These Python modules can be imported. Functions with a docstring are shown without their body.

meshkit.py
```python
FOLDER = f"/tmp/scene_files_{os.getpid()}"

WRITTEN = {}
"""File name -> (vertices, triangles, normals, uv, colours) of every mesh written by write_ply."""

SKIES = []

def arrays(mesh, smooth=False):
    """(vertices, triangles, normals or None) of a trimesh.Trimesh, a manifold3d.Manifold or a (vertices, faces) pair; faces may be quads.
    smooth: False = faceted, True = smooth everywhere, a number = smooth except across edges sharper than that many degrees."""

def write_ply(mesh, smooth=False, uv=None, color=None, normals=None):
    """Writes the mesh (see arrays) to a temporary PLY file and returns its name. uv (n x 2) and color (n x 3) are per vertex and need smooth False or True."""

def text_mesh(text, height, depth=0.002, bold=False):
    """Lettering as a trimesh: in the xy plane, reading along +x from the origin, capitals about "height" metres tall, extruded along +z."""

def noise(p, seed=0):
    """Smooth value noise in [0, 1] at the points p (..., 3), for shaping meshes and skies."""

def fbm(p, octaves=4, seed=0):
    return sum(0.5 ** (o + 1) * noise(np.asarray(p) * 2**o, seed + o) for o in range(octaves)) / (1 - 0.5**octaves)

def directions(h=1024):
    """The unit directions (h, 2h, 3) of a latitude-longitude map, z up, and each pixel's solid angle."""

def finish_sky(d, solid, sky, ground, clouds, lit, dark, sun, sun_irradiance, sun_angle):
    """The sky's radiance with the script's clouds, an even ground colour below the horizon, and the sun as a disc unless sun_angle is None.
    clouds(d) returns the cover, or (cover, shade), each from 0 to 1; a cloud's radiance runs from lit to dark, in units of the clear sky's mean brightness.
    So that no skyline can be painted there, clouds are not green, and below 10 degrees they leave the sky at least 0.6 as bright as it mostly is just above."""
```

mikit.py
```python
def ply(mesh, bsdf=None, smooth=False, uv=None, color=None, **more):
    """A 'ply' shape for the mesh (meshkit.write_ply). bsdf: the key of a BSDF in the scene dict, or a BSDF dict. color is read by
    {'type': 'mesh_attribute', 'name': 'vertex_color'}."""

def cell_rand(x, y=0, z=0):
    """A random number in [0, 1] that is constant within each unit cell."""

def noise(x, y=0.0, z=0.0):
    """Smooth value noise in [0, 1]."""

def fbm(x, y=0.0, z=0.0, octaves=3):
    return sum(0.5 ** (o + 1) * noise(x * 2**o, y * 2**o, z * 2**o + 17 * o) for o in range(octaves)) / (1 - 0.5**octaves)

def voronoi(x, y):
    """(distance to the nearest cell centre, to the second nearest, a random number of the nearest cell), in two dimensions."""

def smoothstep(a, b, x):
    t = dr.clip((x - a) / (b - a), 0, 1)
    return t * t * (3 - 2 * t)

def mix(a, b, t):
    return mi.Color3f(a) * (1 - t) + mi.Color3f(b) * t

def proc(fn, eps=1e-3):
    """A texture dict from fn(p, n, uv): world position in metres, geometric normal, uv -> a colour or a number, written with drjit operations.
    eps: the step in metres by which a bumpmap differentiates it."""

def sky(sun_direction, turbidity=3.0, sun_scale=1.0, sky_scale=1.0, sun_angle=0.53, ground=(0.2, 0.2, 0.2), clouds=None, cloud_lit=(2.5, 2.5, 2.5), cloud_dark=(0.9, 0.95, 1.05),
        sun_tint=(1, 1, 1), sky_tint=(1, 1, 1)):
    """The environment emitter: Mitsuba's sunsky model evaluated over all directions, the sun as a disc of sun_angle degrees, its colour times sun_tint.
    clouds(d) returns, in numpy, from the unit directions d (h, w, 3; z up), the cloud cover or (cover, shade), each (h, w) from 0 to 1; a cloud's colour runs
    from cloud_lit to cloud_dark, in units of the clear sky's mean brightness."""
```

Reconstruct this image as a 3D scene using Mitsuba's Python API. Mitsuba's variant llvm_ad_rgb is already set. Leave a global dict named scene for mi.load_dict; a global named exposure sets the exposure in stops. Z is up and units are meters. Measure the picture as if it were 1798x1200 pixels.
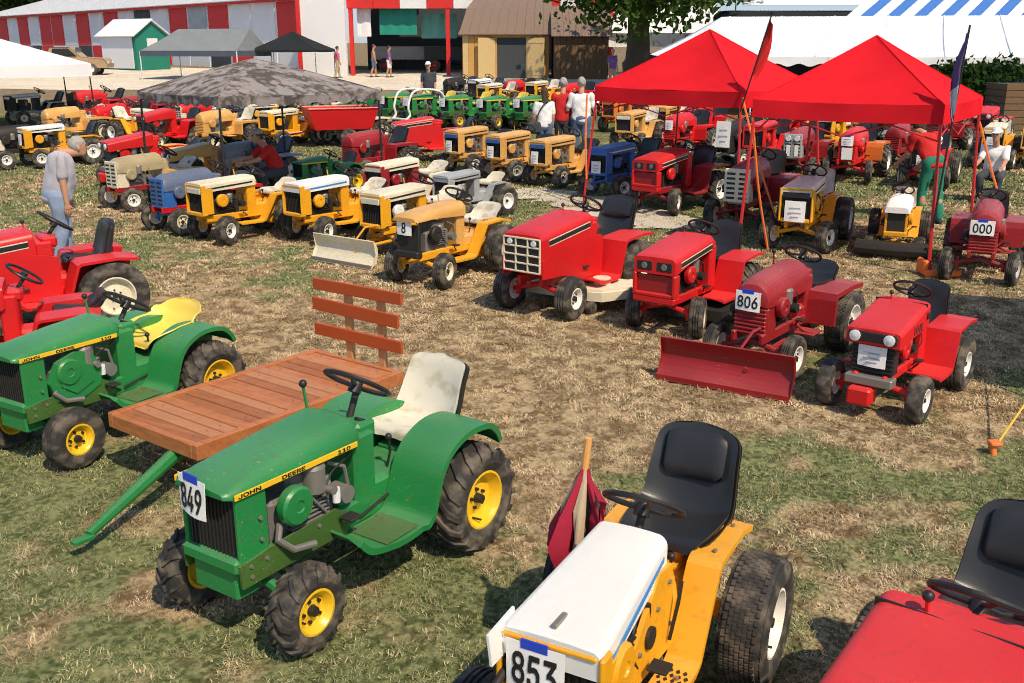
import math, random
import numpy as np, trimesh, mitsuba as mi, drjit as dr, mikit, meshkit
import manifold3d as m3
from shapely.geometry import Polygon, Point, box as sbox
from shapely import affinity
from mikit import noise, fbm, smoothstep, mix, proc, cell_rand
T = mi.ScalarTransform4f
random.seed(7); R = np.random.default_rng(7)
scene, labels = {}, {}
# ------------------------------------------------------------------ camera, light, exposure
PITCH = math.atan(520 / 1750)
scene['camera'] = {'type': 'perspective', 'fov': math.degrees(2 * math.atan(899 / 1750)), 'fov_axis': 'x', 'near_clip': 0.05, 'far_clip': 2000.0,
                   'to_world': T().look_at(origin=[0, 0, 2.70], target=[0, math.cos(PITCH), 2.70 - math.sin(PITCH)], up=[0, 0, 1])}
scene['sky'] = mikit.sky([0.47, -0.78, 1.08], turbidity=4.0, sun_scale=.92, sky_scale=1.25, sun_tint=(1.0, 1.0, 0.97), ground=(0.22, 0.18, 0.12))
exposure = 1.66

# ------------------------------------------------------------------ helpers: meshes
cat = lambda *m: trimesh.util.concatenate([x for x in (m[0] if len(m) == 1 and isinstance(m[0], (list, tuple)) else m)])
def TM(v, f): return trimesh.Trimesh(np.asarray(v, float), np.asarray(f), process=False)
def rbox(sx, sy, sz, c=(0, 0, 0), bev=.006):
    h = np.array([sx, sy, sz]) / 2; bev = min(bev, h.min() * .9); pts = []
    for s in np.ndindex(2, 2, 2):
        g = np.array(s) * 2 - 1
        for k in range(3):
            q = h - bev; q[k] = h[k]; pts.append(g * q)
    m = trimesh.convex.convex_hull(np.array(pts)); m.apply_translation(c); return m
def bx(x0, x1, y0, y1, z0, z1, bev=.006): return rbox(abs(x1 - x0), abs(y1 - y0), abs(z1 - z0), ((x0 + x1) / 2, (y0 + y1) / 2, (z0 + z1) / 2), bev)
def frame_of(d):
    d = np.asarray(d, float); d = d / np.linalg.norm(d)
    a = np.cross(d, [0, 0, 1] if abs(d[2]) < .9 else [1, 0, 0]); a /= np.linalg.norm(a)
    return d, a, np.cross(d, a)
def loft(rings, caps=True):
    rings = np.asarray(rings, float); m, n = rings.shape[:2]; v = rings.reshape(-1, 3); f = []
    for i in range(m - 1):
        a = i * n + np.arange(n); b = i * n + (np.arange(n) + 1) % n
        f += list(np.stack([a, b, b + n], 1)) + list(np.stack([a, b + n, a + n], 1))
    if caps:
        v = np.vstack([v, rings[0].mean(0), rings[-1].mean(0)]); k = m * n
        for j in range(n):
            f += [[(j + 1) % n, j, k], [(m - 1) * n + j, (m - 1) * n + (j + 1) % n, k + 1]]
    t = TM(v, f)
    if t.volume < 0: t.invert()
    return t
def cyl(p0, p1, r, r2=None, n=14):
    p0, p1 = np.asarray(p0, float), np.asarray(p1, float); d, a, b = frame_of(p1 - p0); t = np.arange(n) * 2 * np.pi / n
    ring = np.cos(t)[:, None] * a + np.sin(t)[:, None] * b
    return loft([p0 + ring * r, p1 + ring * (r if r2 is None else r2)])
def tube(pts, r, n=8, closed=False):
    p = np.asarray(pts, float); m = len(p); rr = np.broadcast_to(r, (m,)); rings = []
    up = None
    for i in range(m):
        d = (p[(i + 1) % m] - p[i - 1]) if closed else (p[min(i + 1, m - 1)] - p[max(i - 1, 0)])
        d = d / np.linalg.norm(d)
        if up is None: _, up, _ = frame_of(d)
        up = up - d * (up @ d); up /= np.linalg.norm(up); b = np.cross(d, up)
        t = np.arange(n) * 2 * np.pi / n
        rings.append(p[i] + rr[i] * (np.cos(t)[:, None] * up + np.sin(t)[:, None] * b))
    if closed: rings.append(rings[0])
    return loft(rings, caps=not closed)
def smoothpath(pts, n=24):
    p = np.asarray(pts, float); q = np.vstack([2 * p[0] - p[1], p, 2 * p[-1] - p[-2]]); out = []
    for k in range(len(p) - 1):
        a, b, c, d = q[k:k + 4]
        for t in np.linspace(0, 1, max(2, n // (len(p) - 1)), endpoint=False):
            out.append(.5 * (2 * b + (c - a) * t + (2 * a - 5 * b + 4 * c - d) * t * t + (3 * b - a - 3 * c + d) * t ** 3))
    return np.array(out + [p[-1]])
def lathe(prof, n=32):
    """profile of (radius, y) revolved round the y axis."""
    p = np.asarray(prof, float); t = np.arange(n) * 2 * np.pi / n
    rings = [np.stack([r * np.cos(t), np.full(n, y), r * np.sin(t)], 1) for r, y in p]
    return loft(rings)
def plate(poly, th, axis='y', at=0.0):
    m = trimesh.creation.extrude_polygon(poly, th, engine='earcut'); v = m.vertices.copy(); v[:, 2] -= th / 2
    if axis == 'y': v = np.stack([v[:, 0], at + v[:, 2], v[:, 1]], 1)
    elif axis == 'x': v = np.stack([at + v[:, 2], v[:, 0], v[:, 1]], 1)
    else: v = np.stack([v[:, 0], v[:, 1], at + v[:, 2]], 1)
    t = TM(v, m.faces)
    if t.volume < 0: t.invert()
    return t
def band(path, y0, y1, th, lip=0.0):
    """a sheet along path (x, z), from y0 to y1, of thickness th, with a lip folded down at y1."""
    p = np.asarray(path, float); d = np.gradient(p, axis=0); d /= np.linalg.norm(d, axis=1)[:, None]; nrm = np.stack([-d[:, 1], d[:, 0]], 1)
    if nrm[len(nrm) // 2][1] < 0: nrm = -nrm
    q = p - nrm * th; s = 1 if np.mean(y1) > np.mean(y0) else -1; y0 = np.broadcast_to(y0, (len(p),)); y1 = np.broadcast_to(y1, (len(p),)); L = p - nrm * lip if lip else q
    rings = []
    for i in range(len(p)):
        pr = [(p[i], y0[i]), (p[i] - nrm[i] * .004, y1[i] - s * .0), (L[i], y1[i]), (L[i], y1[i] - s * th), (q[i], y1[i] - s * th), (q[i], y0[i])] if lip else [(p[i], y0[i]), (p[i], y1[i]), (q[i], y1[i]), (q[i], y0[i])]
        rings.append([[a[0], y, a[1]] for a, y in pr])
    return loft(rings)
def grid(P):
    m, n = P.shape[:2]; i, j = np.meshgrid(np.arange(m - 1), np.arange(n - 1), indexing='ij'); a = (i * n + j).ravel()
    return TM(P.reshape(-1, 3), np.vstack([np.stack([a, a + n, a + n + 1], 1), np.stack([a, a + n + 1, a + 1], 1)]))
def shell(P, th, nn=None):
    """closed solid from a grid of points (m, n, 3) thickened by th against its normals."""
    m, n = P.shape[:2]
    if nn is None: du, dv = np.gradient(P, axis=0), np.gradient(P, axis=1); nn = np.cross(du, dv); nn /= np.linalg.norm(nn, axis=2)[..., None] + 1e-12
    Q = P - nn * (th if np.ndim(th) == 0 else np.asarray(th)[..., None]); rings = [np.vstack([P[i], Q[i][::-1]]) for i in range(m)]
    t = loft(rings); 
    return t
def xf(m, M=None, t=None, rz=None, s=None, ry=None, rx=None):
    m = m.copy()
    if s is not None: m.apply_scale(s)
    for a, ax in ((rx, [1, 0, 0]), (ry, [0, 1, 0]), (rz, [0, 0, 1])):
        if a: m.apply_transform(trimesh.transformations.rotation_matrix(a, ax))
    if t is not None: m.apply_translation(t)
    return m
def flipy(m):
    m = m.copy(); m.vertices = m.vertices * [1, -1, 1]; m.invert(); return m
def both(m): return cat(m, flipy(m))

# ------------------------------------------------------------------ helpers: scene entries
def P(mesh, smooth=35): return mikit.ply(mesh, None, smooth=smooth)
def numbered(k, pool):
    if k not in pool: return k
    i = 1
    while f'{k}_{i:03d}' in pool: i += 1
    return f'{k}_{i:03d}'
tops = set()
def top(name, label=None, category=None, group=None, kind=None):
    k = numbered(name, tops); tops.add(k)
    labels[k] = {a: b for a, b in dict(label=label, category=category, group=group, kind=kind).items() if b}
    return k
def put(key, shape, mat, M=None, **lab):
    key = numbered(key, scene)
    d = dict(shape) if isinstance(shape, dict) else P(shape)
    d['bsdf'] = {'type': 'ref', 'id': mat}
    if M is not None: d['to_world'] = M
    scene[key] = d
    if lab: labels[key] = lab
    return key
def solo(name, mesh, mat, label=None, category=None, group=None, kind=None, M=None):
    k = top(name, label, category, group, kind); put(k, mesh, mat, M); return k
def at(x, y, rz=0.0, z=None, s=1.0):
    return T().translate([x, y, gz(y) if z is None else z]).rotate([0, 0, 1], math.degrees(rz)).scale(s)
def gz(y):
    """the field is flat near by and rises gently beyond fourteen metres."""
    y = np.asarray(y, float); t = np.clip((y - 12) / 10, 0, 1); r = np.where(y > 22, .022 * (y - 17), .022 * 5 * t * t)
    r = np.where(y > 75, .022 * 58 + .004 * (y - 75), r); return float(r) if r.ndim == 0 else r

# ------------------------------------------------------------------ materials
def mat(name, d, two=True): scene[name] = {'type': 'twosided', 'b': d} if two else d
def pr(color, rough=.5, spec=.5, metal=0.0, coat=0.0, **k):
    c = color if isinstance(color, dict) else {'type': 'rgb', 'value': list(color)}
    return {'type': 'principled', 'base_color': c, 'roughness': rough, 'specular': spec, 'metallic': metal, 'clearcoat': coat, 'clearcoat_gloss': .8, **k}
def paint(name, col, dirt=.35, dust=(.20, .16, .11), rough=.40, coat=.22, fade=.22):
    def f(p, n, uv):
        a = fbm(p.x * 2.3, p.y * 2.3, p.z * 2.3, 2); b = fbm(p.x * 34, p.y * 34, p.z * 40, 3)
        c = mi.Color3f(col) * (1 - fade + 2 * fade * a)
        k = smoothstep(.56, .80, b) * dirt * (.3 + a) * .8
        c = mix(c, mi.Color3f(col) * .62 + mi.Color3f(.20, .20, .19), smoothstep(.35, .95, n.z) * (.06 + .26 * a) * min(1.0, dirt * 3))
        c = mix(c, (.34, .31, .26), smoothstep(.86, .92, noise(p.x * 85, p.y * 85, p.z * 85)) * smoothstep(.5, .62, a) * (.6 if dirt > .33 else .15))
        return mix(c, dust, dr.clip(k, 0, .8))
    mat(name, pr(proc(f), rough, .5, 0, coat))
paint('paint_green', (.016, .205, .052), .45, (.13, .13, .06))
paint('paint_yellow', (.78, .36, .012), .28, (.30, .15, .03), fade=.16)
paint('paint_cream', (.72, .66, .50), .35, (.36, .27, .17))
paint('paint_white', (.80, .80, .78), .12, (.5, .46, .40))
paint('paint_red', (.58, .010, .012), .18, (.20, .05, .04), fade=.14)
paint('paint_dark_red', (.29, .012, .016), .35, (.16, .06, .05))
paint('paint_blue', (.03, .13, .42), .25)
paint('paint_orange', (.62, .16, .02), .3, (.25, .12, .05))
paint('paint_tan', (.66, .36, .10), .4, (.33, .20, .09), fade=.2)
paint('paint_grey', (.33, .35, .37), .4); paint('paint_slate', (.10, .135, .22), .3); paint('paint_khaki', (.40, .33, .20), .3)
mat('rim_yellow', pr((.80, .50, .02), .35, coat=.3)); mat('rim_white', pr((.78, .77, .73), .4, coat=.2)); mat('rim_dull', pr((.42, .41, .39), .5, coat=.1)); mat('rim_red', pr((.4, .02, .02), .4))
mat('pan_yellow', pr((.80, .60, .10), .4, coat=.2))
mat('stripe_yellow', pr((.82, .50, .02), .4)); mat('stripe_blue', pr((.03, .25, .62), .4)); mat('stripe_black', pr((.02, .02, .02), .4)); mat('stripe_white', pr((.8, .8, .78), .4))
mat('tape_blue', pr((.02, .06, .55), .5)); mat('card_white', pr((.85, .85, .85), .6)); mat('ink_grey', pr((.38, .38, .45), .6)); mat('ink_black', pr((.012, .012, .014), .5))
def f_rub(p, n, uv):
    b = fbm(p.x * 14, p.y * 14, p.z * 14, 3); return mix((.036, .035, .034), (.19, .16, .125), smoothstep(.38, .72, b) * .7)
mat('rubber', pr(proc(f_rub), .72, .35))
mat('black_vinyl', pr((.022, .024, .028), .38, .55)); mat('black_plastic', pr((.018, .018, .02), .45)); mat('black_iron', pr((.022, .020, .018), .6))
mat('worn_metal', pr((.28, .26, .24), .5, .5, .5)); mat('chrome', pr((.75, .75, .77), .18, .5, 1.0)); mat('engine_grey', pr((.16, .155, .15), .55)); mat('lamp_glass', pr((.75, .77, .8), .12, .8, coat=1.0))
def f_wv(p, n, uv):
    b = fbm(p.x * 11, p.y * 11, p.z * 11, 3); return mix((.66, .63, .53), (.42, .36, .25), smoothstep(.45, .75, b) * .8)
mat('white_vinyl', pr(proc(f_wv), .45)); mat('navy_vinyl', pr((.05, .06, .10), .45))
mat('cloth_tshirt_grey', pr((.42, .41, .46), .9)); mat('denim', pr((.10, .14, .25), .9)); mat('denim_light', pr((.26, .33, .48), .9)); mat('cloth_white', pr((.80, .80, .82), .9)); mat('cloth_red', pr((.55, .02, .02), .9))
mat('cloth_pink', pr((.62, .12, .25), .9)); mat('cloth_purple', pr((.20, .10, .32), .9)); mat('cloth_dark', pr((.05, .055, .07), .9)); mat('cloth_green', pr((.02, .20, .13), .9)); mat('skin', pr((.52, .27, .17), .6)); mat('hair_brown', pr((.06, .035, .02), .7)); mat('hair_grey', pr((.36, .34, .32), .7)); mat('hair_blond', pr((.45, .30, .12), .7)); mat('cloth_beige', pr((.45, .36, .24), .9))

# ------------------------------------------------------------------ tractors: pieces
def lathe_closed(prof, n):
    p = np.asarray(list(prof) + [prof[0]], float); t = np.arange(n) * 2 * np.pi / n
    return loft([np.stack([r * np.cos(t), np.full(n, y), r * np.sin(t)], 1) for r, y in p], caps=False)
def tyre(Ro, W, rr, tread, n):
    b = Ro - (.020 if tread == 'lug' else .006 if tread == 'turf' else 0)
    half = [(rr - .004, .38), (rr + .012, .44), (rr + .42 * (b - rr), .50), (b - .045, .485), (b - .014, .43), (b - .003, .33)]
    mid = [(b, .20), (b - .012, .19), (b - .012, .13), (b + .002, .12), (b + .002, .04), (b - .011, .03)] if tread == 'rib' else [(b + .002, .15)]
    h = half + mid
    prof = [(r, y * W) for r, y in h] + [(r, -y * W) for r, y in h[::-1]]
    ms = [lathe_closed(prof, n)]
    def block(y0, y1, a0, a1, da, rb, rt0, rt1):
        v = []
        for y, a, rt in ((y0, a0, rt0), (y1, a1, rt1)):
            for r, w in ((rb, da * 1.25), (rt, da)):
                for s in (-1, 1): v.append([r * math.cos(a + s * w), y, r * math.sin(a + s * w)])
        return TM(v, [[0, 1, 3], [0, 3, 2], [4, 7, 5], [4, 6, 7], [0, 2, 6], [0, 6, 4], [1, 5, 7], [1, 7, 3], [2, 3, 7], [2, 7, 6]])
    if tread == 'lug':
        N = 17 if Ro > .25 else 15
        for i in range(N):
            for s in (-1, 1):
                a = 2 * math.pi * (i + (.5 if s > 0 else 0)) / N; d = .36
                ms.append(block(-s * .02 * W, s * .30 * W, a, a - d * .7, .048, b - .012, Ro, Ro - .004))
                ms.append(block(s * .30 * W, s * .50 * W, a - d * .7, a - d, .056, b - .045, Ro - .004, b - .012))
    if tread == 'turf':
        N = int(2 * math.pi * Ro / .036)
        for j, y in enumerate(np.linspace(-.40, .40, 9)):
            for i in range(N):
                a = 2 * math.pi * (i + .5 * (j % 2)) / N
                ms.append(block((y - .036) * W, (y + .036) * W, a, a, .34 * 2 * math.pi / N, b - .01, Ro - (.02 if abs(y) > .38 else 0), Ro - (.02 if abs(y) > .38 else 0)))
    m = cat(ms); return m
def rim(W, rr, n, dish=.14):
    prof = [(.001, -.05), (rr - .03, -.05), (rr - .012, -.40), (rr + .002, -.42), (rr + .002, .42), (rr - .009, .425), (rr - .016, .36), (rr - .026, .30), (rr - .034, dish + .03), (rr * .62, dish), (rr * .40, dish + .05), (.001, dish + .05)]
    return lathe([(r, y * W) for r, y in prof], n)
def hub(W, rr, dish, full):
    ms = [cyl([0, (dish + .02) * W, 0], [0, (dish + .22) * W, 0], .028, .022)]
    if full:
        for i in range(5):
            a = i * 2 * math.pi / 5 + .3; ms.append(cyl([.052 * math.cos(a), dish * W, .052 * math.sin(a)], [.052 * math.cos(a), (dish + .12) * W, .052 * math.sin(a)], .009, n=6))
        ms.append(cyl([rr * .72, (dish) * W, 0], [rr * .70, (dish + .25) * W, 0], .006, n=6))
    return cat(ms)
def hood_ring(a, w, zb, zt, r, crown, n):
    r = min(r, w * .95, (zt - zb) * .95); pts = [(-w, zb)]
    for t in np.linspace(0, math.pi / 2, n): pts.append((-w + r - r * math.cos(t), zt - r + r * math.sin(t)))
    pts += [(y, zt) for y in np.linspace(-w + r, w - r, 5)[1:-1]]
    for t in np.linspace(math.pi / 2, 0, n): pts.append((w - r + r * math.cos(t), zt - r + r * math.sin(t)))
    pts.append((w, zb))
    return [[a, y, z + (crown * (1 - (y / w) ** 2) if z > zb + 1e-6 else 0)] for y, z in pts]
def hood_mesh(st, n=6): return loft([hood_ring(*s, n) for s in st])
def seat_mesh(W=.46, D=.36, H=.40, th=.045, curl=.04, recl=.10, back_w=.9, rnd=.16, nu=30, nv=13, front=.90):
    prof = smoothpath([(D * .53, -.05), (D * .50, -.012), (D * .36, 0.0), (0, -.012), (-D * .32, -.012), (-D * .46, .035), (-D * .50 - recl * .30, H * .42), (-D * .50 - recl * .72, H * .8), (-D * .50 - recl * 1.1, H)], nu)
    s = np.concatenate([[0], np.cumsum(np.linalg.norm(np.diff(prof, axis=0), axis=1))]); uu = np.linspace(0, s[-1], nu); prof = np.stack([np.interp(uu, s, prof[:, k]) for k in (0, 1)], 1)
    u = np.linspace(0, 1, nu); v = np.linspace(-1, 1, nv)
    d = np.gradient(prof, axis=0); d /= np.linalg.norm(d, axis=1)[:, None]; nr = np.stack([d[:, 1], -d[:, 0]], 1)
    e = 1 - np.clip(u / .14, 0, 1); f = 1 - np.clip((1 - u) / rnd, 0, 1)
    wid = W / 2 * (front + (1 - front) * smooth01(u * 3.2)) * (1 - (1 - back_w) * smooth01((u - .45) * 2.2)) * np.sqrt(np.clip(1 - .55 * e ** 2.2, .02, 1)) * np.clip(1 - .97 * f ** 3.4, .02, 1) ** .42
    c = (curl * np.abs(v)[None, :] ** 2.6 - .016 * (1 - v[None, :] ** 2)) * (.4 + .6 * smooth01(u * 2.5) - .75 * smooth01((u - .70) * 3.6))[:, None]
    Pm = np.stack([prof[:, :1] + nr[:, :1] * c, wid[:, None] * v[None, :] , prof[:, 1:] + nr[:, 1:] * c - (.007 * f[:, None] ** 2) * v[None, :] ** 2], 2)
    return Pm, prof
def smooth01(x): x = np.clip(x, 0, 1); return x * x * (3 - 2 * x)
def seat_parts(W=.46, D=.36, H=.40, th=.04, curl=.04, pad=False, back_w=.9, **k):
    Pm, prof = seat_mesh(W, D, H, th, curl, back_w=back_w, **k)
    d = np.gradient(prof, axis=0); d /= np.linalg.norm(d, axis=1)[:, None]; k_ = np.ones(9) / 9; d = np.stack([np.convolve(np.pad(d[:, i], 4, mode='edge'), k_, 'valid') for i in (0, 1)], 1); d /= np.linalg.norm(d, axis=1)[:, None]
    nn = np.repeat(np.stack([d[:, 1], 0 * d[:, 0], -d[:, 0]], 1)[:, None, :], Pm.shape[1], 1); sgn = 1.0; ed = (1 - .55 * np.abs(np.linspace(-1, 1, Pm.shape[1])) ** 6)[None, :] * np.ones((Pm.shape[0], 1))
    out = [('seat', shell(Pm, th * ed, nn), 'seat')]
    B = Pm - nn * th * .6; B = B + (B - B.mean(1, keepdims=True)) * np.array([0, .04, 0]); B[-1] += nn[-1] * 0 + np.array([0, 0, .004]); out.append(('seat__backing', shell(B, th * .75, nn), 'black_plastic'))
    if pad:
        m = Pm.shape[0]; i0, i1 = int(m * .68), int(m * .93); j = Pm.shape[1] // 7; Q = Pm[i0:i1, j:-j].copy(); a, b_ = np.meshgrid(np.linspace(-1, 1, Q.shape[0]), np.linspace(-1, 1, Q.shape[1]), indexing='ij'); h = .020 * np.sqrt(np.clip(1 - np.abs(a) ** 4, 0, 1) * np.clip(1 - np.abs(b_) ** 4, 0, 1)) - .004; Q += nn[i0:i1, j:-j] * sgn * h[..., None]
        out.append(('seat__headrest', shell(Q, .03 * sgn), 'seat'))
    return out
def steering(c, tilt, r=.185, n=28, spokes=3):
    t = np.arange(n) * 2 * np.pi / n; ring = tube(np.stack([r * np.cos(t), r * np.sin(t), 0 * t], 1), .013, 7, closed=True)
    ms = [ring, cyl([0, 0, -.05], [0, 0, .012], .035, .030)]
    for k in range(spokes):
        a = k * 2 * np.pi / spokes + .5; ms.append(tube([[.02 * math.cos(a), .02 * math.sin(a), -.015], [.1 * math.cos(a), .1 * math.sin(a), -.014], [r * math.cos(a), r * math.sin(a), 0]], .010, 6))
    return xf(cat(ms), ry=-tilt, t=c)
def on_side(m, a, b, z, tilt=0.0):      # lettering on the left flank, reading from the front to the rear
    v = m.vertices; return TM(np.stack([a - v[:, 0], b + v[:, 2], z + v[:, 1] + v[:, 0] * tilt], 1), m.faces)
def on_front(m, a, b, z): v = m.vertices; return TM(np.stack([a + v[:, 2], b + v[:, 0], z + v[:, 1]], 1), m.faces)
def card_parts(text, a, b, z, w=.215, h=.165, lean=-.12, tape=True, yaw=0.0, dh=.10, squeeze=.8):
    """a paper card with a blue tape on the nose of a tractor, hung from its upper edge at z."""
    s = np.linspace(-1, 1, 7); Pm = np.array([[[.010 * math.sin(2.2 * q + 1.0) * t - t * h * lean * .5, q * w / 2, -t * h] for q in s] for t in np.linspace(0, 1, 5)])
    ms = [('number_card', shell(Pm, .0025), 'card_white')]
    if text:
        tm = meshkit.text_mesh(text, dh, .002, bold=True); v = tm.vertices; v[:, 0] *= squeeze; v[:, 0] -= (v[:, 0].min() + v[:, 0].max()) / 2; v[:, 1] -= (v[:, 1].min() + v[:, 1].max()) / 2
        y, zz = v[:, 0], v[:, 1] - h * .54; t = -zz / h; q = y / (w / 2)
        ms.append(('number_card__digits', TM(np.stack([.010 * np.sin(2.2 * q + 1.0) * t - t * h * lean * .5 + .0022 + v[:, 2], y, zz], 1), tm.faces), 'ink_black'))
    if not text:
        for i, (q, u) in enumerate(((.35, .7), (.58, .8), (.78, .5))): zz = -h * q; t = q; x_ = .010 * math.sin(1.0) * t - t * h * lean * .5; ms.append(('number_card__print' if i == 0 else f'number_card__print_{i:03d}', bx(x_ - .001, x_ + .004, -w * .38 * u, w * .38 * u, zz - h * .035, zz + h * .035, .0005), 'ink_grey'))
    if tape: ms.append(('number_card__tape', bx(-.003, .004, -.055, .05, -.022, .016, .001), 'tape_blue'))
    return [(k, xf(m, rz=yaw, t=[a, b, z]), r) for k, m, r in ms]
def blade_mesh(w, h, a0, n=11):
    t = np.linspace(0, 1, n); Pm = np.array([[[a0 - .06 + h * (.28 * (2 * q - 1) ** 2 - .10 * (2 * q - 1)) , y, .012 + h * q] for q in t] for y in np.linspace(-w / 2, w / 2, 3)])
    return shell(Pm, .012)

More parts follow.
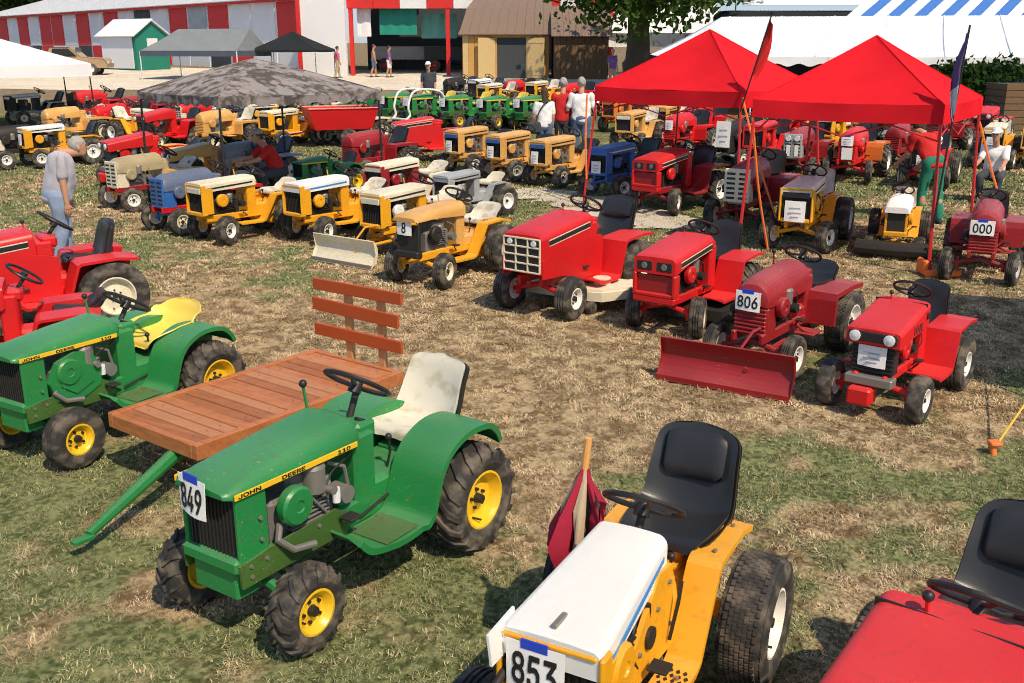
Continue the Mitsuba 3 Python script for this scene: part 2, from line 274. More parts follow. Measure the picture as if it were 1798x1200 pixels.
# ------------------------------------------------------------------ tractors: models
MODELS = {}
def model(kind, lod=1, **o):
    key = (kind, lod, repr(sorted(o.items())))
    if key in MODELS: return MODELS[key]
    n = (64, 30, 18)[lod]; near = lod == 0; out = []
    def add(path, mesh, role, M=None, smooth=35): out.append((path, P(mesh, smooth), role, M))
    g = dict(L=1.17, fR=.205, fW=.155, fr=.105, ft=.36, rR=.29, rW=.22, rr=.155, rt=.38, ftread='rib', rtread='lug', dish=.14, hubm='black_iron'); 
    jd, cub, ih, red2, wh, rider = (kind == k for k in ('jd', 'cub', 'ih', 'red2', 'wh', 'rider'))
    if jd: g.update(rt=.385, rW=.24)
    if cub: g.update(rtread='turf' if near else 'rib', L=1.10)
    if ih: g.update(rtread='rib', fW=.165, ft=.37, fR=.21, rR=.30)
    if wh: g.update(L=1.15, fR=.20, fW=.12, rr=.165)
    if rider: g.update(L=1.16, fR=.21, fW=.15, rR=.26, rW=.20, rr=.12, rt=.40, ft=.40, rtread='rib')
    g.update({k: v for k, v in o.items() if k in g})
    L, ft, rt = g['L'], g['ft'], g['rt']
    # wheels
    for nm, Ro, W, rr, tr, a, b in (('front_wheel', g['fR'], g['fW'], g['fr'], g['ftread'], L, ft), ('rear_wheel', g['rR'], g['rW'], g['rr'], g['rtread'], 0, rt)):
        meshes = P(tyre(Ro, W, rr, tr, n), 30), P(rim(W, rr, max(n // 2, 14), g['dish']), 30), P(hub(W, rr, g['dish'], lod < 2), 30)
        for i, s in enumerate((1, -1)):
            M = T().translate([a, s * b, Ro]); st = o.get('steer', 0) if nm == 'front_wheel' else 0
            M = M.rotate([0, 0, 1], st + (0 if s > 0 else 180)).rotate([0, 1, 0], 17 + 40 * i + 60 * (nm == 'rear_wheel'))
            w = nm if i == 0 else nm + '_001'
            out += [(w + '__tyre', meshes[0], 'rubber', M), (w + '__rim', meshes[1], 'rim', M), (w + '__hub', meshes[2], g['hubm'], M)]
    fR, rR = g['fR'], g['rR']
    # chassis, axle, transmission
    fz = .36
    for s in (1, -1): add('frame_rail', bx(.30, L + .17, s * .13 - .02, s * .13 + .02, fz - .05, fz + (.07 if jd else .04), .008), 'frame')
    ax = [tube([[L, -ft + .06, fR], [L, -ft + .14, fR + .03], [L, 0, fR + .09], [L, ft - .14, fR + .03], [L, ft - .06, fR]], .026, 8)]
    ax += [cyl([L, s * (ft - .11), fR - .05], [L, s * (ft - .11), fR + .09], .02) for s in (1, -1)] + [tube([[L - .10, -ft + .12, fR + .02], [L - .12, 0, fR + .05], [L - .10, ft - .12, fR + .02]], .011, 6)]
    add('front_axle', cat(ax), 'axle')
    add('transmission', cat(bx(-.17, .20, -.12, .12, .16, .44, .03), cyl([0, -rt + .05, rR], [0, rt - .05, rR], .045), bx(.15, .45, -.09, .09, .24, .40, .02)), 'frame')
    if o.get('drawbar', True) and lod < 2: add('drawbar', bx(-.36, -.15, -.04, .04, .24, .262, .004), 'black_iron')
    zs = .61
    # hood and front end
    if jd:
        add('hood', hood_mesh([(.595, .175, .755, .83, .06, .02), (.61, .190, .745, .848, .075, .026), (.64, .196, .742, .855, .085, .028), (.95, .198, .742, .833, .085, .028), (1.28, .188, .744, .797, .075, .022), (1.37, .178, .747, .782, .065, .018), (1.40, .15, .752, .772, .04, .010)], 9 if near else 5), 'body')
        for s in (1, -1):
            nm = 'hood__stripe'
            add(nm if s > 0 else nm + '_001', xf(bx(-.365, .365, -.003, .003, .746, .774, .002), rz=-s * .0215, t=[1.005, s * .1985, 0]), 'stripe_yellow')
        if near:
            
            for w, d in (('JOHN', 0), ('DEERE', .24), ('110', .58)): add('hood__lettering', xf(on_side(xf(meshkit.text_mesh(w, .017, .0022, bold=True), t=[d, 0, 0], s=[1.9, 1, 1]), .35, .0035, .752), rz=-.0215, t=[1.005, .1985, 0]), 'ink_black')
        gx = 1.345
        add('grille', bx(gx - .03, gx, -.148, .148, .455, .742, .004), 'black_plastic')
        add('grille__bars', cat([bx(gx, gx + .006, y - .003, y + .003, .46, .74, .001) for y in np.linspace(-.13, .13, 12 if lod < 2 else 6)]), 'black_iron')
        for s in (1, -1): add('side_panel', cat(bx(1.19, gx + .012, s * .168 - .012, s * .168 + .012, .43, .745, .006)), 'body')
        add('front_casting', cat(bx(gx - .1, gx + .035, -.175, .175, .395, .46, .012), bx(gx - .12, gx + .01, -.14, .14, .25, .40, .012)), 'body')
        for s in (1, -1): add('side_rail', plate(Polygon([(.66, .40), (.72, .33), (1.36, .33), (1.37, .44), (1.20, .46), (.78, .475)]), .012, 'y', s * .182), 'greasy')
    elif cub:
        z0 = o.get('hz', 0.0); dz = o.get('dz', 0.0); w1, w2 = o.get('w', (.20, .18)); a0, a1 = o.get('ha', (.46, 1.36))
        old = o.get('old', False)
        bz = .045 if o.get('bare') else 0
        if old:
            add('hood', hood_mesh([(a0, w2 - .01, .745, .875, .06, .01), (a0 + .02, w2, .735, .885, .07, .02), (1.0, w2 + .005, .725 + bz, .86, .07, .02), (a1 - .05, w1 - .01, .72 + bz, .825, .07, .02), (a1, w1 - .03, .72 + bz, .80, .05, .01)], 6 if lod < 2 else 4), 'hood')
        else:
            add('hood', hood_mesh([(a0, w2 - .012, .775 + z0, .878 + z0, .03, .006), (a0 + .015, w2, .765 + z0, .892 + z0, .04, .010), (a1 - .02, w1, .735 + z0 - dz, .855 + z0 - dz, .035, .010), (a1, w1 - .008, .74 + z0 - dz, .846 + z0 - dz, .03, .008)], 8 if near else 4), 'hood')
            for s in (1, -1):
                Pm = [[(a, s * (w + .003), z) for z in zz] for a, w, zz in ((a0 + .06, w2, (.806 + z0, .828 + z0)), (a1 - .08, w1 - .001, (.768 + z0 - dz, .790 + z0 - dz)))]
                q = np.array(Pm); add('hood__stripe' if s > 0 else 'hood__stripe_001', shell(q, .003), 'stripe')
            if near:
                add('hood__slot', bx(1.08, 1.17, -.010, .010, (.862 + z0 - dz * .8), (.876 + z0 - dz * .75), .002), 'worn_metal')
                add('hood__front_corner', xf(plate(Polygon([(1.10, .74 + z0 - dz), (1.29, .735 + z0 - dz), (1.29, .855 + z0 - dz), (1.10, .87 + z0 - dz)]), .010, 'y', 0), rx=.12, t=[0, -.107, 0]), 'hood')
        gz_, wg = .735 + z0 - dz, w1 + .012
        if old:
            add('grille', bx(a1 - .10, a1 - .06, -.14, .14, .42, .72, .01), 'black_iron'); add('front_casting', cat(bx(a1 - .12, a1 - .02, -.17, .17, .35, .43, .015), bx(a1 - .10, a1 - .055, -.165, -.13, .42, .73), bx(a1 - .10, a1 - .055, .13, .165, .42, .73)), 'black_iron' if o.get('bare') else 'body')
        else:
            add('grille', bx(a1 - .055, a1 - .035, -wg + .03, wg - .03, .42, gz_ + .09, .003), 'black_plastic')
            add('grille__bars', cat([bx(a1 - .035, a1 - .022, y - .005, y + .005, .43, gz_ - .02, .001) for y in np.linspace(-wg + .05, wg - .05, 11 if lod < 2 else 5)]), 'black_iron')
            add('grille_frame', cat(bx(a1 - .07, a1 + .01, -wg, -wg + .026, .41, gz_ + .10, .010), bx(a1 - .07, a1 + .01, wg - .026, wg, .41, gz_ + .10, .010), bx(a1 - .069, a1 + .008, -wg + .03, wg - .03, gz_ + .075, gz_ + .099, .008), bx(a1 - .069, a1 + .008, -wg + .03, wg - .03, .40, .455, .012), bx(a1 - .17, a1 - .06, -wg + .002, -wg + .016, .43, gz_ + .05, .004), bx(a1 - .17, a1 - .06, wg - .016, wg - .002, .43, gz_ + .05, .004)), 'body')
            if o.get('header'): add('grille__header', bx(a1 - .02, a1 + .013, -wg + .045, wg - .045, gz_ - .02, gz_ + .05, .003), o['header'])
    elif ih or red2:
        low = .43
        st = [(.60, .235, .60, .925, .05, .012), (.62, .24, .58, .94, .06, .015), (1.0, .245, .50, .895, .06, .018), (1.42, .24, .47, .835, .05, .018), (1.46, .23, .46, .82, .04, .01)]
        if red2: st = [(a, w, z1 - .16 if a > 1.2 else z1 - .12, z1, r, c) for a, w, z0, z1, r, c in st]
        add('hood', hood_mesh(st, 7 if lod < 2 else 4), 'body')
        gx = 1.462
        if ih:
            for s in (1, -1): add('side_panel', plate(Polygon([(.42, .30), (.42, .70), (.62, .74), (1.455, .60), (1.455, .42), (1.1, .40), (.8, .31)]), .016, 'y', s * .236), 'body')
            add('grille', bx(gx - .04, gx, -.205, .205, .475, .79, .006), 'black_plastic')
            fr = [bx(gx - .01, gx + .014, -.215, .215, z - .008, z + .008, .004) for z in (.475, .555, .635, .715, .795)] + [bx(gx - .011, gx + .013, y - .008, y + .008, .475, .795, .004) for y in (-.212, -.07, .07, .212)]
            add('grille__frame', cat(fr), 'paint_cream')
            for s in (1, -1): add('headlight', cyl([gx, s * .14, .756], [gx + .018, s * .14, .756], .030, .026, 16), 'lamp_glass')
        else:
            add('grille', bx(gx - .05, gx - .03, -.2, .2, .45, .64, .004), 'body_dark')
            add('grille_frame', cat(bx(gx - .10, gx + .004, -.24, -.20, .43, .66, .01), bx(gx - .10, gx + .004, .20, .24, .43, .66, .01), bx(gx - .10, gx + .004, -.205, .205, .425, .465, .01), bx(gx - .13, gx, -.235, .235, .36, .43, .012)), 'body')
            for s in (1, -1): add('headlight_panel', bx(gx - .012, gx + .003, s * .11 - .085, s * .11 + .085, .69, .785, .006), 'black_plastic'); add('headlight', cyl([gx, s * .11, .738], [gx + .010, s * .11, .738], .034, .03, 14), 'engine_grey')
        for s in (1, -1):
            q = np.array([[(a, s * (w + .004), z) for z in (zc - .022, zc + .022)] for a, w, zc in ((.66, .241, .84), (1.36, .243, .755))])
            add('stripe' , shell(q, .003), 'stripe_black'); q2 = q.copy(); q2[:, :, 1] -= s * .0015; q2[:, 0, 2] -= .010; q2[:, 1, 2] += .010; add('stripe__edge' if s > 0 else 'stripe_001__edge', shell(q2, .0015), 'paint_cream')
    elif wh:
        add('hood', hood_mesh([(.42, .165, .66, .86, .10, .02), (.45, .172, .64, .875, .13, .03), (.9, .172, .63, .855, .14, .04), (1.20, .170, .63, .825, .14, .04), (1.27, .155, .63, .79, .12, .03), (1.29, .12, .64, .75, .08, .02)], 8 if lod < 2 else 5), 'body')
        add('front_casting', cat(bx(1.05, 1.27, -.155, .155, .36, .64, .03)), o.get('front', 'body'))
        add('grille__slats', cat([bx(1.265, 1.285, -.145, .145, z, z + .022, .006) for z in np.arange(.38, .60, .036)]), o.get('front', 'body'))
        if o.get('front'): add('grille', cat(bx(1.27, 1.30, -.17, .17, .38, .82, .02)), o['front']); add('grille__openings', cat([bx(1.298, 1.304, y - .055, y + .055, z, z + .03, .002) for y in (-.08, .08) for z in np.arange(.43, .75, .062)]), 'black_plastic')
    elif rider:
        hw = o.get('hw', 1.0); add('hood', hood_mesh([(a, w * hw, zb - .12 * (hw > 1), zt, r, c) for a, w, zb, zt, r, c in [(.55, .235, .74, .93, .04, .01), (.58, .242, .72, .94, .05, .012), (1.0, .245, .70, .865, .05, .012), (1.30, .245, .66, .815, .045, .012), (1.33, .235, .67, .80, .03, .008)]], 7), 'body')
        add('hood__lamp_panel', bx(1.315, 1.342, -.215, .215, .695, .785, .01), 'black_plastic')
        for s in (1, -1): add('headlight', cat(lathe([(.001, .0), (.046, .0), (.050, .02), (.042, .024), (.001, .03)], 18)).apply_transform(trimesh.transformations.rotation_matrix(-math.pi / 2, [0, 0, 1])).apply_translation([1.338, s * .15, .74]), 'lamp_glass')
        add('grille', cat(bx(1.16, 1.28, -.19, .19, .40, .67, .01), *[bx(1.275, 1.295, -.18, .18, z, z + .014, .003) for z in np.arange(.42, .66, .04)]), 'black_plastic')
        add('bumper', bx(1.22, 1.36, -.21, .21, .30, .385, .012), 'worn_metal'); add('front_weight', bx(1.25, 1.44, -.15, .06, .13, .29, .02), 'body')
    # engine, seen where the sides are open
    if not ih and o.get('engine', True):
        e = [bx(.72, 1.12, -.12, .12, .38, .62, .02), bx(.80, 1.02, -.10, .13, .60, .72, .02)]
        if lod < 2: e += [bx(.80, 1.04, .05, .165, z, z + .008, .002) for z in np.arange(.46, .62, .022)] + [cyl([.70, .10, .52], [.70, .19, .52], .045), tube([[.78, .14, .70], [.7, .17, .66], [.66, .16, .5]], .010, 6), tube([[1.0, .15, .66], [.92, .18, .58], [.8, .17, .44]], .007, 6)]
        add('engine', cat(e), 'engine')
        sh = o.get('shroud', 'body')
        if o.get('cover'): add('engine__cover', cat(plate(Polygon([(.82, .46), (.80, .56), (.86, .68), (.98, .71), (1.10, .66), (1.17, .55), (1.13, .43), (.98, .395)]).buffer(.015), .05, 'y', .175), plate(Polygon([(.87, .50), (.88, .60), (.97, .65), (1.07, .60), (1.10, .52), (1.0, .45)]).buffer(.01), .012, 'y', .205)), 'body')
        add('engine__shroud', cat(lathe([(.001, .0), (.088, .0), (.092, .012), (.092, .045), (.080, .058), (.030, .060), (.026, .052), (.001, .052)], 24 if lod < 2 else 14)).apply_translation([1.04, .165, .60]), sh)
        add('engine__air_cleaner', xf(cat(cyl([.88, .15, .60], [.88, .15, .72], .055, n=16), cyl([.88, .15, .715], [.88, .15, .735], .058, .05, n=16)), t=[0, -.045, -.055] if cub else [0, 0, 0]), 'worn_metal')
        if lod < 2: add('engine__muffler', cat(cyl([.96, -.18, .56], [1.20, -.18, .56], .05), cyl([1.2, -.18, .56], [1.3, -.18, .52], .015)), 'black_iron')
    # dash, steering, seat
    ph = {'jd': .80, 'cub': .84, 'ih': .88, 'red2': .86, 'wh': .80, 'rider': .88}[kind] + (o.get('hz', 0) - .03 if o.get('hz') else 0); pa = .60 if not wh else .43; pw = .15 if not (ih or red2 or rider) else .2
    add('dash', cat(bx(pa - .15, pa, -pw, pw, .36, ph - .04, .015), bx(pa - .20, pa - .06, -pw + .03, pw - .03, ph - .10, ph, .02)), 'body')
    sc = o.get('steer_at', (pa - .23, 0, ph + .115)); 
    add('steering_column', cyl([pa - .08, 0, ph - .12], [sc[0], 0, sc[2] - .02], .018), 'black_iron')
    add('steering_wheel', steering(sc, .60, .165, 28 if lod < 2 else 16), 'black_plastic')
    if lod < 2:
        lv = o.get('lever', (.61, -.10, .80)) or (.56, -.17, .55); add('lever', tube([[lv[0], lv[1], lv[2] - .08], [lv[0] + .01, lv[1], lv[2] + .06], [lv[0] + .03, lv[1], lv[2] + .19]], .008, 6), 'body'); add('lever__knob', trimesh.creation.icosphere(2, .02).apply_translation([lv[0] + .03, lv[1], lv[2] + .20]), 'black_plastic')
        add('shift_lever', tube([[.33, .09, .42], [.30, .11, .58], [.32, .12, .66]], .007, 6), 'black_iron'); add('shift_lever__knob', trimesh.creation.icosphere(2, .018).apply_translation([.32, .12, .67]), 'black_plastic')
        for s in (1, -1): add('pedal', cat(tube([[.62, s * .15, .34], [.72, s * .20, .40], [.74, s * .23, .43]], .008, 6), bx(.70, .78, s * .24 - .04, s * .24 + .04, .425, .44, .004)), 'black_iron')
    add('seat_base', cat(bx(-.16, .22, -.13, .13, .40, zs - .10, .02), cyl([.08, -.07, zs - .14], [.08, -.07, zs - .03], .025), cyl([.08, .07, zs - .14], [.08, .07, zs - .03], .025), bx(-.1, .16, -.1, .1, zs - .10, zs - .075)), 'body' if not jd else 'body')
    sk = o.get('seat', 'high'); sa = o.get('seat_a', .0)
    if sk == 'pan':
        Pm, _ = seat_mesh(.50, .42, .15, .01, .085, .10, .98, .42, 40, 17, .72)
        add('seat', xf(shell(Pm, .008), ry=.10, t=[sa + .10, 0, zs + .02]), 'seat', smooth=40)
        m = len(Pm); hol = [cyl([0, 0, -.004], [0, 0, .006], .016, n=10) for _ in range(4)]
        hs = []
        for (i, j) in ((int(m * .84), 6), (int(m * .84), 10), (int(m * .70), 4), (int(m * .70), 12)):
            p = Pm[i, j]; q = np.cross(Pm[i + 1, j] - Pm[i - 1, j], Pm[i, j + 1] - Pm[i, j - 1]); q /= np.linalg.norm(q); q *= np.sign(q[0] + .2 * q[2]); hs.append(cyl(p - q * .002, p + q * .003, .017, n=12))
        
        for q in hs: add('seat__hole', xf(q, ry=.10, t=[sa + .10, 0, zs + .02]), 'black_iron')
    else:
        kw = dict(high=dict(W=.40, D=.35, H=.29, th=.04, recl=.10, rnd=.13, curl=.03), tall=dict(W=.425, D=.38, H=.36, th=.045, curl=.04, pad=True, recl=.12, rnd=.2, back_w=.92), low=dict(W=.39, D=.34, H=.15, th=.05, curl=.025), rest=dict(W=.38, D=.33, H=.34, th=.055, curl=.025, recl=.06))[sk]; kw['nu'] = (64, 34, 20)[lod]; kw['nv'] = (21, 13, 9)[lod]
        for k, m, r in seat_parts(**kw): add(k, xf(m, t=[sa, 0, zs + .035]), r, smooth=50)
    # fenders and foot plates
    fn = o.get('fender', {'jd': 'round', 'cub': 'flat', 'ih': 'wide', 'red2': 'wide', 'wh': 'box', 'rider': 'wide'}[kind])
    if fn == 'round':
        pth = smoothpath([(.82, .385), (.775, .335), (.70, .320), (.50, .318), (.415, .345), (.375, .44), (.33, .55), (.25, .64), (.12, .695), (-.02, .70), (-.13, .67), (-.21, .605), (-.25, .54)], 60 if near else 26)
        yo = np.where(pth[:, 0] > .45, .44 - .05 * np.clip((pth[:, 0] - .62) / .2, 0, 1), .46 - .03 * np.clip((-pth[:, 0] - .05) / .2, 0, 1))
        m = band(pth, .155, yo, .012, .035); add('fender', m, 'body', smooth=50); add('fender', flipy(m), 'body', smooth=50)
        sd = plate(Polygon([(p[0], p[1] - .004) for p in pth if p[0] < .42 and p[0] > -.27] + [(-.22, .40), (.40, .32)]), .010, 'y', .158)
        add('tunnel', cat(sd, flipy(sd), bx(-.20, .56, -.150, .150, .30, .50, .03)), 'body')
        if near: add('fender__mat', bx(.46, .70, .18, .42, .318, .326, .003), 'greasy')
    else:
        y0, y1, top_z, back = dict(flat=(.155, .30, .625, -.28), wide=(.16, .46, .66, -.24), box=(.15, .42, .625, -.30), none=(.15, .2, .5, 0))[fn]
        if fn == 'flat': pth = np.array([(.86, .30), (.80, .268), (.47, .262), (.42, .28), (.22, top_z - .02), (.19, top_z), (-.12, top_z + .012), (back, top_z - .03)])
        elif fn == 'wide': pth = np.array([(.80, .33), (.76, .305), (.46, .30), (.415, .32), (.36, .50), (.31, top_z - .02), (.27, top_z), (-.05, top_z + .02), (back, top_z)])
        else: pth = np.array([(.40, .32), (.385, .55), (.36, top_z - .005), (.32, top_z), (-.05, top_z + .01), (back, top_z - .01)])
        d = []
        for a, b_ in zip(pth[:-1], pth[1:]): d += [a, a + (b_ - a) * .12, a + (b_ - a) * .88]
        pth2 = np.array(d + [pth[-1]]); m = band(pth2, y0, y1, .012, .03 if fn != 'box' else .05)
        add('fender', m, 'fender', smooth=25); add('fender', flipy(m), 'fender', smooth=25)
        sd = plate(Polygon([(p[0], p[1] - .006) for p in pth if p[0] < .45] + [(back + .05, .42), (.36, .28)]), .010, 'y', y0 + .004)
        add('tunnel', cat(sd, flipy(sd), bx(-.20, .52, -.145, .145, .30, .50, .03)), 'body')
        if fn == 'flat' and near:
            hs = [xf(cyl([0, 0, 0], [0, 0, .004], .009, n=4), s=[1.5, 1, 1], t=[.50 + .035 * i, .175 + .03 * j + .015 * (i % 2), .262]) for i in range(9) for j in range(4)]
            add('fender__tread_hole', cat(hs), 'black_iron')
            add('fuel_tank', hood_mesh([(.42, .10, .5, .78, .04, .0), (.44, .12, .48, .79, .04, 0), (.60, .12, .46, .76, .04, 0)], 5), 'body')
            add('side_cover', cat(plate(Polygon([(.40, .33), (.46, .72), (.60, .74), (.86, .52), (1.28, .46), (1.28, .38), (.8, .36)]), .02, 'y', .165)), 'body')
        if wh: add('footrest', cat(both(cat(bx(.50, .72, .15, .36, .29, .305, .004), tube([[.62, .14, .36], [.66, .25, .31], [.66, .34, .30]], .012, 6)))), 'body')
    if near:
        bolts = []
        if jd:
            for s_ in (1, -1):
                add('tie_rod', tube([[.70, s_ * .10, .33], [1.05, s_ * .16, .27], [L - .06, s_ * (ft - .14), fR + .02]], .010, 6), 'greasy')
                bolts += [cyl([a, s_ * .186, z], [a, s_ * .196, z], .010, n=6) for a, z in ((.74, .40), (.90, .44), (1.22, .42), (1.31, .37), (1.31, .42), (1.24, .62), (1.24, .52))] + [cyl([a, s_ * .19, .324], [a, s_ * .19, .334], .009, n=6) for a in (.5, .68)]
            add('exhaust_pipe', tube([[1.10, .15, .52], [1.16, .20, .48], [1.10, .23, .42], [.98, .24, .40]], .017, 8), 'worn_metal')
            add('carburetor', cat(bx(.80, .86, .13, .19, .56, .63, .01), cyl([.83, .19, .60], [.83, .23, .60], .022)), 'worn_metal'); add('fuel_bowl', cyl([.76, .17, .50], [.76, .17, .57], .020), 'lamp_glass')
            add('dash_gauge', cyl([pa - .13, .07, ph - .005], [pa - .135, .07, ph + .006], .028), 'black_plastic'); add('brake_rod', tube([[.60, .17, .36], [.35, .165, .40], [.1, .2, .33]], .007, 6), 'black_iron')
            add('throttle_cable', tube(smoothpath([[pa - .02, .10, ph - .06], [pa + .06, .16, ph - .10], [.78, .17, .66], [.84, .19, .62]], 14), .005, 5), 'black_plastic'); add('ignition_wire', tube(smoothpath([[pa, .05, .70], [.72, .12, .73], [.86, .16, .735], [.93, .14, .70]], 14), .005, 5), 'black_plastic')
            add('hitch_plate', bx(-.24, -.18, -.10, .10, .20, .34, .008), 'greasy')
        if cub:
            for s_ in (1, -1): bolts += [cyl([a, s_ * .245, z], [a, s_ * .245, z + .008], .010, n=8) for a, z in ((.12, .632), (-.14, .634), (.70, .268), (.55, .266))]
            bolts += [cyl([a, .176, z], [a, .186, z], .009, n=6) for a, z in ((.50, .66), (.62, .60), (.80, .50), (1.05, .44), (.46, .45))]
            add('drive_shaft', cyl([.42, 0, .34], [.9, 0, .36], .02), 'worn_metal'); add('throttle_cable', tube(smoothpath([[pa, .08, .74], [.72, .15, .70], [.86, .17, .62]], 12), .005, 5), 'black_plastic')
            add('hydraulic_lever', tube([[.50, .19, .40], [.47, .21, .56], [.44, .21, .64]], .008, 6), 'black_iron')
        if rider:
            hw_ = .245 * o.get('hw', 1.0)
            add('hood__seam', cat(bx(.64, .648, -hw_ + .01, hw_ - .01, .905, .9395, .001)), 'stripe_black'); add('hood__side_vent', cat([bx(.78 + .05 * i, .80 + .05 * i, hw_ - .004, hw_ + .003, .72, .80, .002) for i in range(5)]), 'black_plastic')
            add('hood_latch', bx(.60, .66, hw_ - .002, hw_ + .010, .80, .86, .004), 'black_plastic'); add('throttle_cable', tube(smoothpath([[pa, .10, .80], [.72, .24, .62], [.9, .20, .50]], 12), .005, 5), 'black_plastic')
        for q in bolts: add('bolt', q, 'worn_metal', smooth=25)
    if cub and o.get('lights'):
        for s_ in (1, -1): add('headlight', cyl([a1 + .0, s_ * .10, .80], [a1 + .022, s_ * .10, .80], .035, .03, 14), 'lamp_glass')
    MODELS[key] = out; return out

def mower_deck(role='paint_cream'):
    p = Polygon([(.30, -.48), (.85, -.50), (.92, -.30), (.92, .30), (.85, .52), (.55, .66), (.25, .52)]).buffer(.03)
    m = [plate(p.buffer(-.02), .02, 'z', .235), plate(p, .09, 'z', .18)]
    m += [cyl([.6, y, .24], [.6, y, .31], .09, n=16) for y in (-.28, .05, .36)]
    return [('mower_deck', P(cat(m)), role, None), ('mower_deck__gauge_wheel', P(cat(xf(lathe([(.001, -.03), (.06, -.03), (.06, .03), (.001, .03)], 14), t=[.93, .45, .075]), xf(lathe([(.001, -.03), (.06, -.03), (.06, .03), (.001, .03)], 14), t=[.93, -.42, .075]))), 'rubber', None)]
def plow(a, w, h, role, ang=0.0, arm='paint_dark_red'):
    m = blade_mesh(w, h, a); m = xf(m, t=[-a, 0, 0]); m = xf(m, rz=ang, t=[a, 0, 0])
    rib = [xf(bx(-.13, -.075, y - .012, y + .012, .10 * h, h * .8, .004), rz=ang, t=[a, 0, 0]) for y in np.linspace(-w * .42, w * .42, 6)]
    edge = xf(bx(-.012, .012, -w / 2, w / 2, .006, .06, .004), rz=ang, t=[a - .06 + h * .34, 0, 0])
    arms = [tube([[.62, s * .11, .22], [a - .25, s * .11, .2], [a - .06, s * .17, .18]], .022, 6) for s in (1, -1)] + [bx(a - .30, a - .26, -.13, .13, .18, .24), tube([[a - .12, 0, .2], [a - .3, .1, .45], [.75, .12, .45]], .014, 6)]
    return [('plow_blade', P(m), role, None), *[(('plow_blade__rib' if i == 0 else f'plow_blade__rib_{i:03d}'), P(q), role, None) for i, q in enumerate(rib)], ('plow_blade__cutting_edge', P(edge), 'worn_metal' if role != 'paint_dark_red' else role, None), ('plow_frame', P(cat(arms)), arm, None)]
def loader_frame(role='paint_white'):
    o = []
    for s in (1, -1): o.append(('loader_arm', P(tube(smoothpath([[.2, s * .3, .6], [.5, s * .3, .95], [1.35, s * .3, .98], [1.6, s * .3, .60], [1.55, s * .3, .35], [1.7, s * .3, .22]], 20), .03, 7)), role, None))
    o.append(('loader_crossbar', P(tube([[1.68, -.3, .24], [1.68, .3, .24]], .03, 7)), role, None)); return o
def cards(*a, **k): return [(p, P(m), r, None) for p, m, r in card_parts(*a, **k)]

SCH = dict(
    jd=dict(body='paint_green', frame='paint_green', axle='paint_green', rim='rim_yellow', seat='white_vinyl', greasy='paint_greasy', engine='engine_grey', fender='paint_green'),
    cub=dict(body='paint_yellow', hood='paint_cream', frame='paint_yellow', axle='paint_yellow', rim='rim_white', seat='white_vinyl', fender='paint_yellow', stripe='stripe_black', engine='black_iron'),
    tan=dict(body='paint_tan', hood='paint_tan', frame='paint_tan', axle='paint_tan', rim='rim_white', seat='white_vinyl', fender='paint_tan', stripe='stripe_black', engine='engine_grey'),
    red=dict(body='paint_red', hood='paint_red', frame='paint_red', axle='paint_red', rim='rim_white', seat='black_vinyl', fender='paint_red', stripe='stripe_black', engine='black_iron', body_dark='paint_dark_red'),
    dark=dict(body='paint_dark_red', hood='paint_dark_red', frame='paint_dark_red', axle='paint_dark_red', rim='rim_white', seat='black_vinyl', fender='paint_dark_red', stripe='stripe_black', engine='black_iron', body_dark='paint_dark_red'),
    blue=dict(body='paint_blue', hood='paint_blue', frame='paint_blue', axle='paint_blue', rim='rim_white', seat='black_vinyl', fender='paint_blue', stripe='stripe_white', engine='black_iron'),
    orange=dict(body='paint_orange', hood='paint_orange', frame='paint_orange', axle='paint_orange', rim='rim_white', seat='black_vinyl', fender='paint_orange', stripe='stripe_black', engine='black_iron', body_dark='black_iron'),
    grey=dict(body='paint_grey', hood='paint_grey', frame='paint_grey', axle='paint_grey', rim='rim_white', seat='navy_vinyl', fender='paint_grey', stripe='stripe_blue', engine='black_iron', body_dark='black_iron'))
paint('paint_greasy', (.050, .125, .022), .9, (.09, .06, .03), .55, .1)
def tractor(kind, scheme, x, y, h, s=1.0, label='', group=None, lod=1, over=None, extra=(), name='garden_tractor', z=None, **o):
    k = top(name, label, 'tractor', group); sc = {**SCH[scheme], **(over or {})}; rg = np.random.default_rng(len(tops) * 7 + 3); st = rg.uniform(-22, 22) * (lod > 0); h += rg.uniform(-.07, .07) * (lod == 2); M = at(x, y, h, z, s)
    if lod and sc.get('rim') == 'rim_white' and 'rim' not in (over or {}): sc['rim'] = ('rim_white', 'rim_white', 'paint_cream', 'rim_dull')[int(rg.integers(0, 4))]
    for path, d, role, m in list(model(kind, lod, **o)) + [e for ex in extra for e in ex]:
        if m is not None and lod and path.startswith('front_wheel'):
            c = np.array(m.matrix)[:3, 3].tolist(); m = T().translate(c).rotate([0, 0, 1], st) @ T().translate([-q for q in c]) @ m
        put(f'{k}__{path}', d, sc.get(role, role), M if m is None else M @ m)
    return k

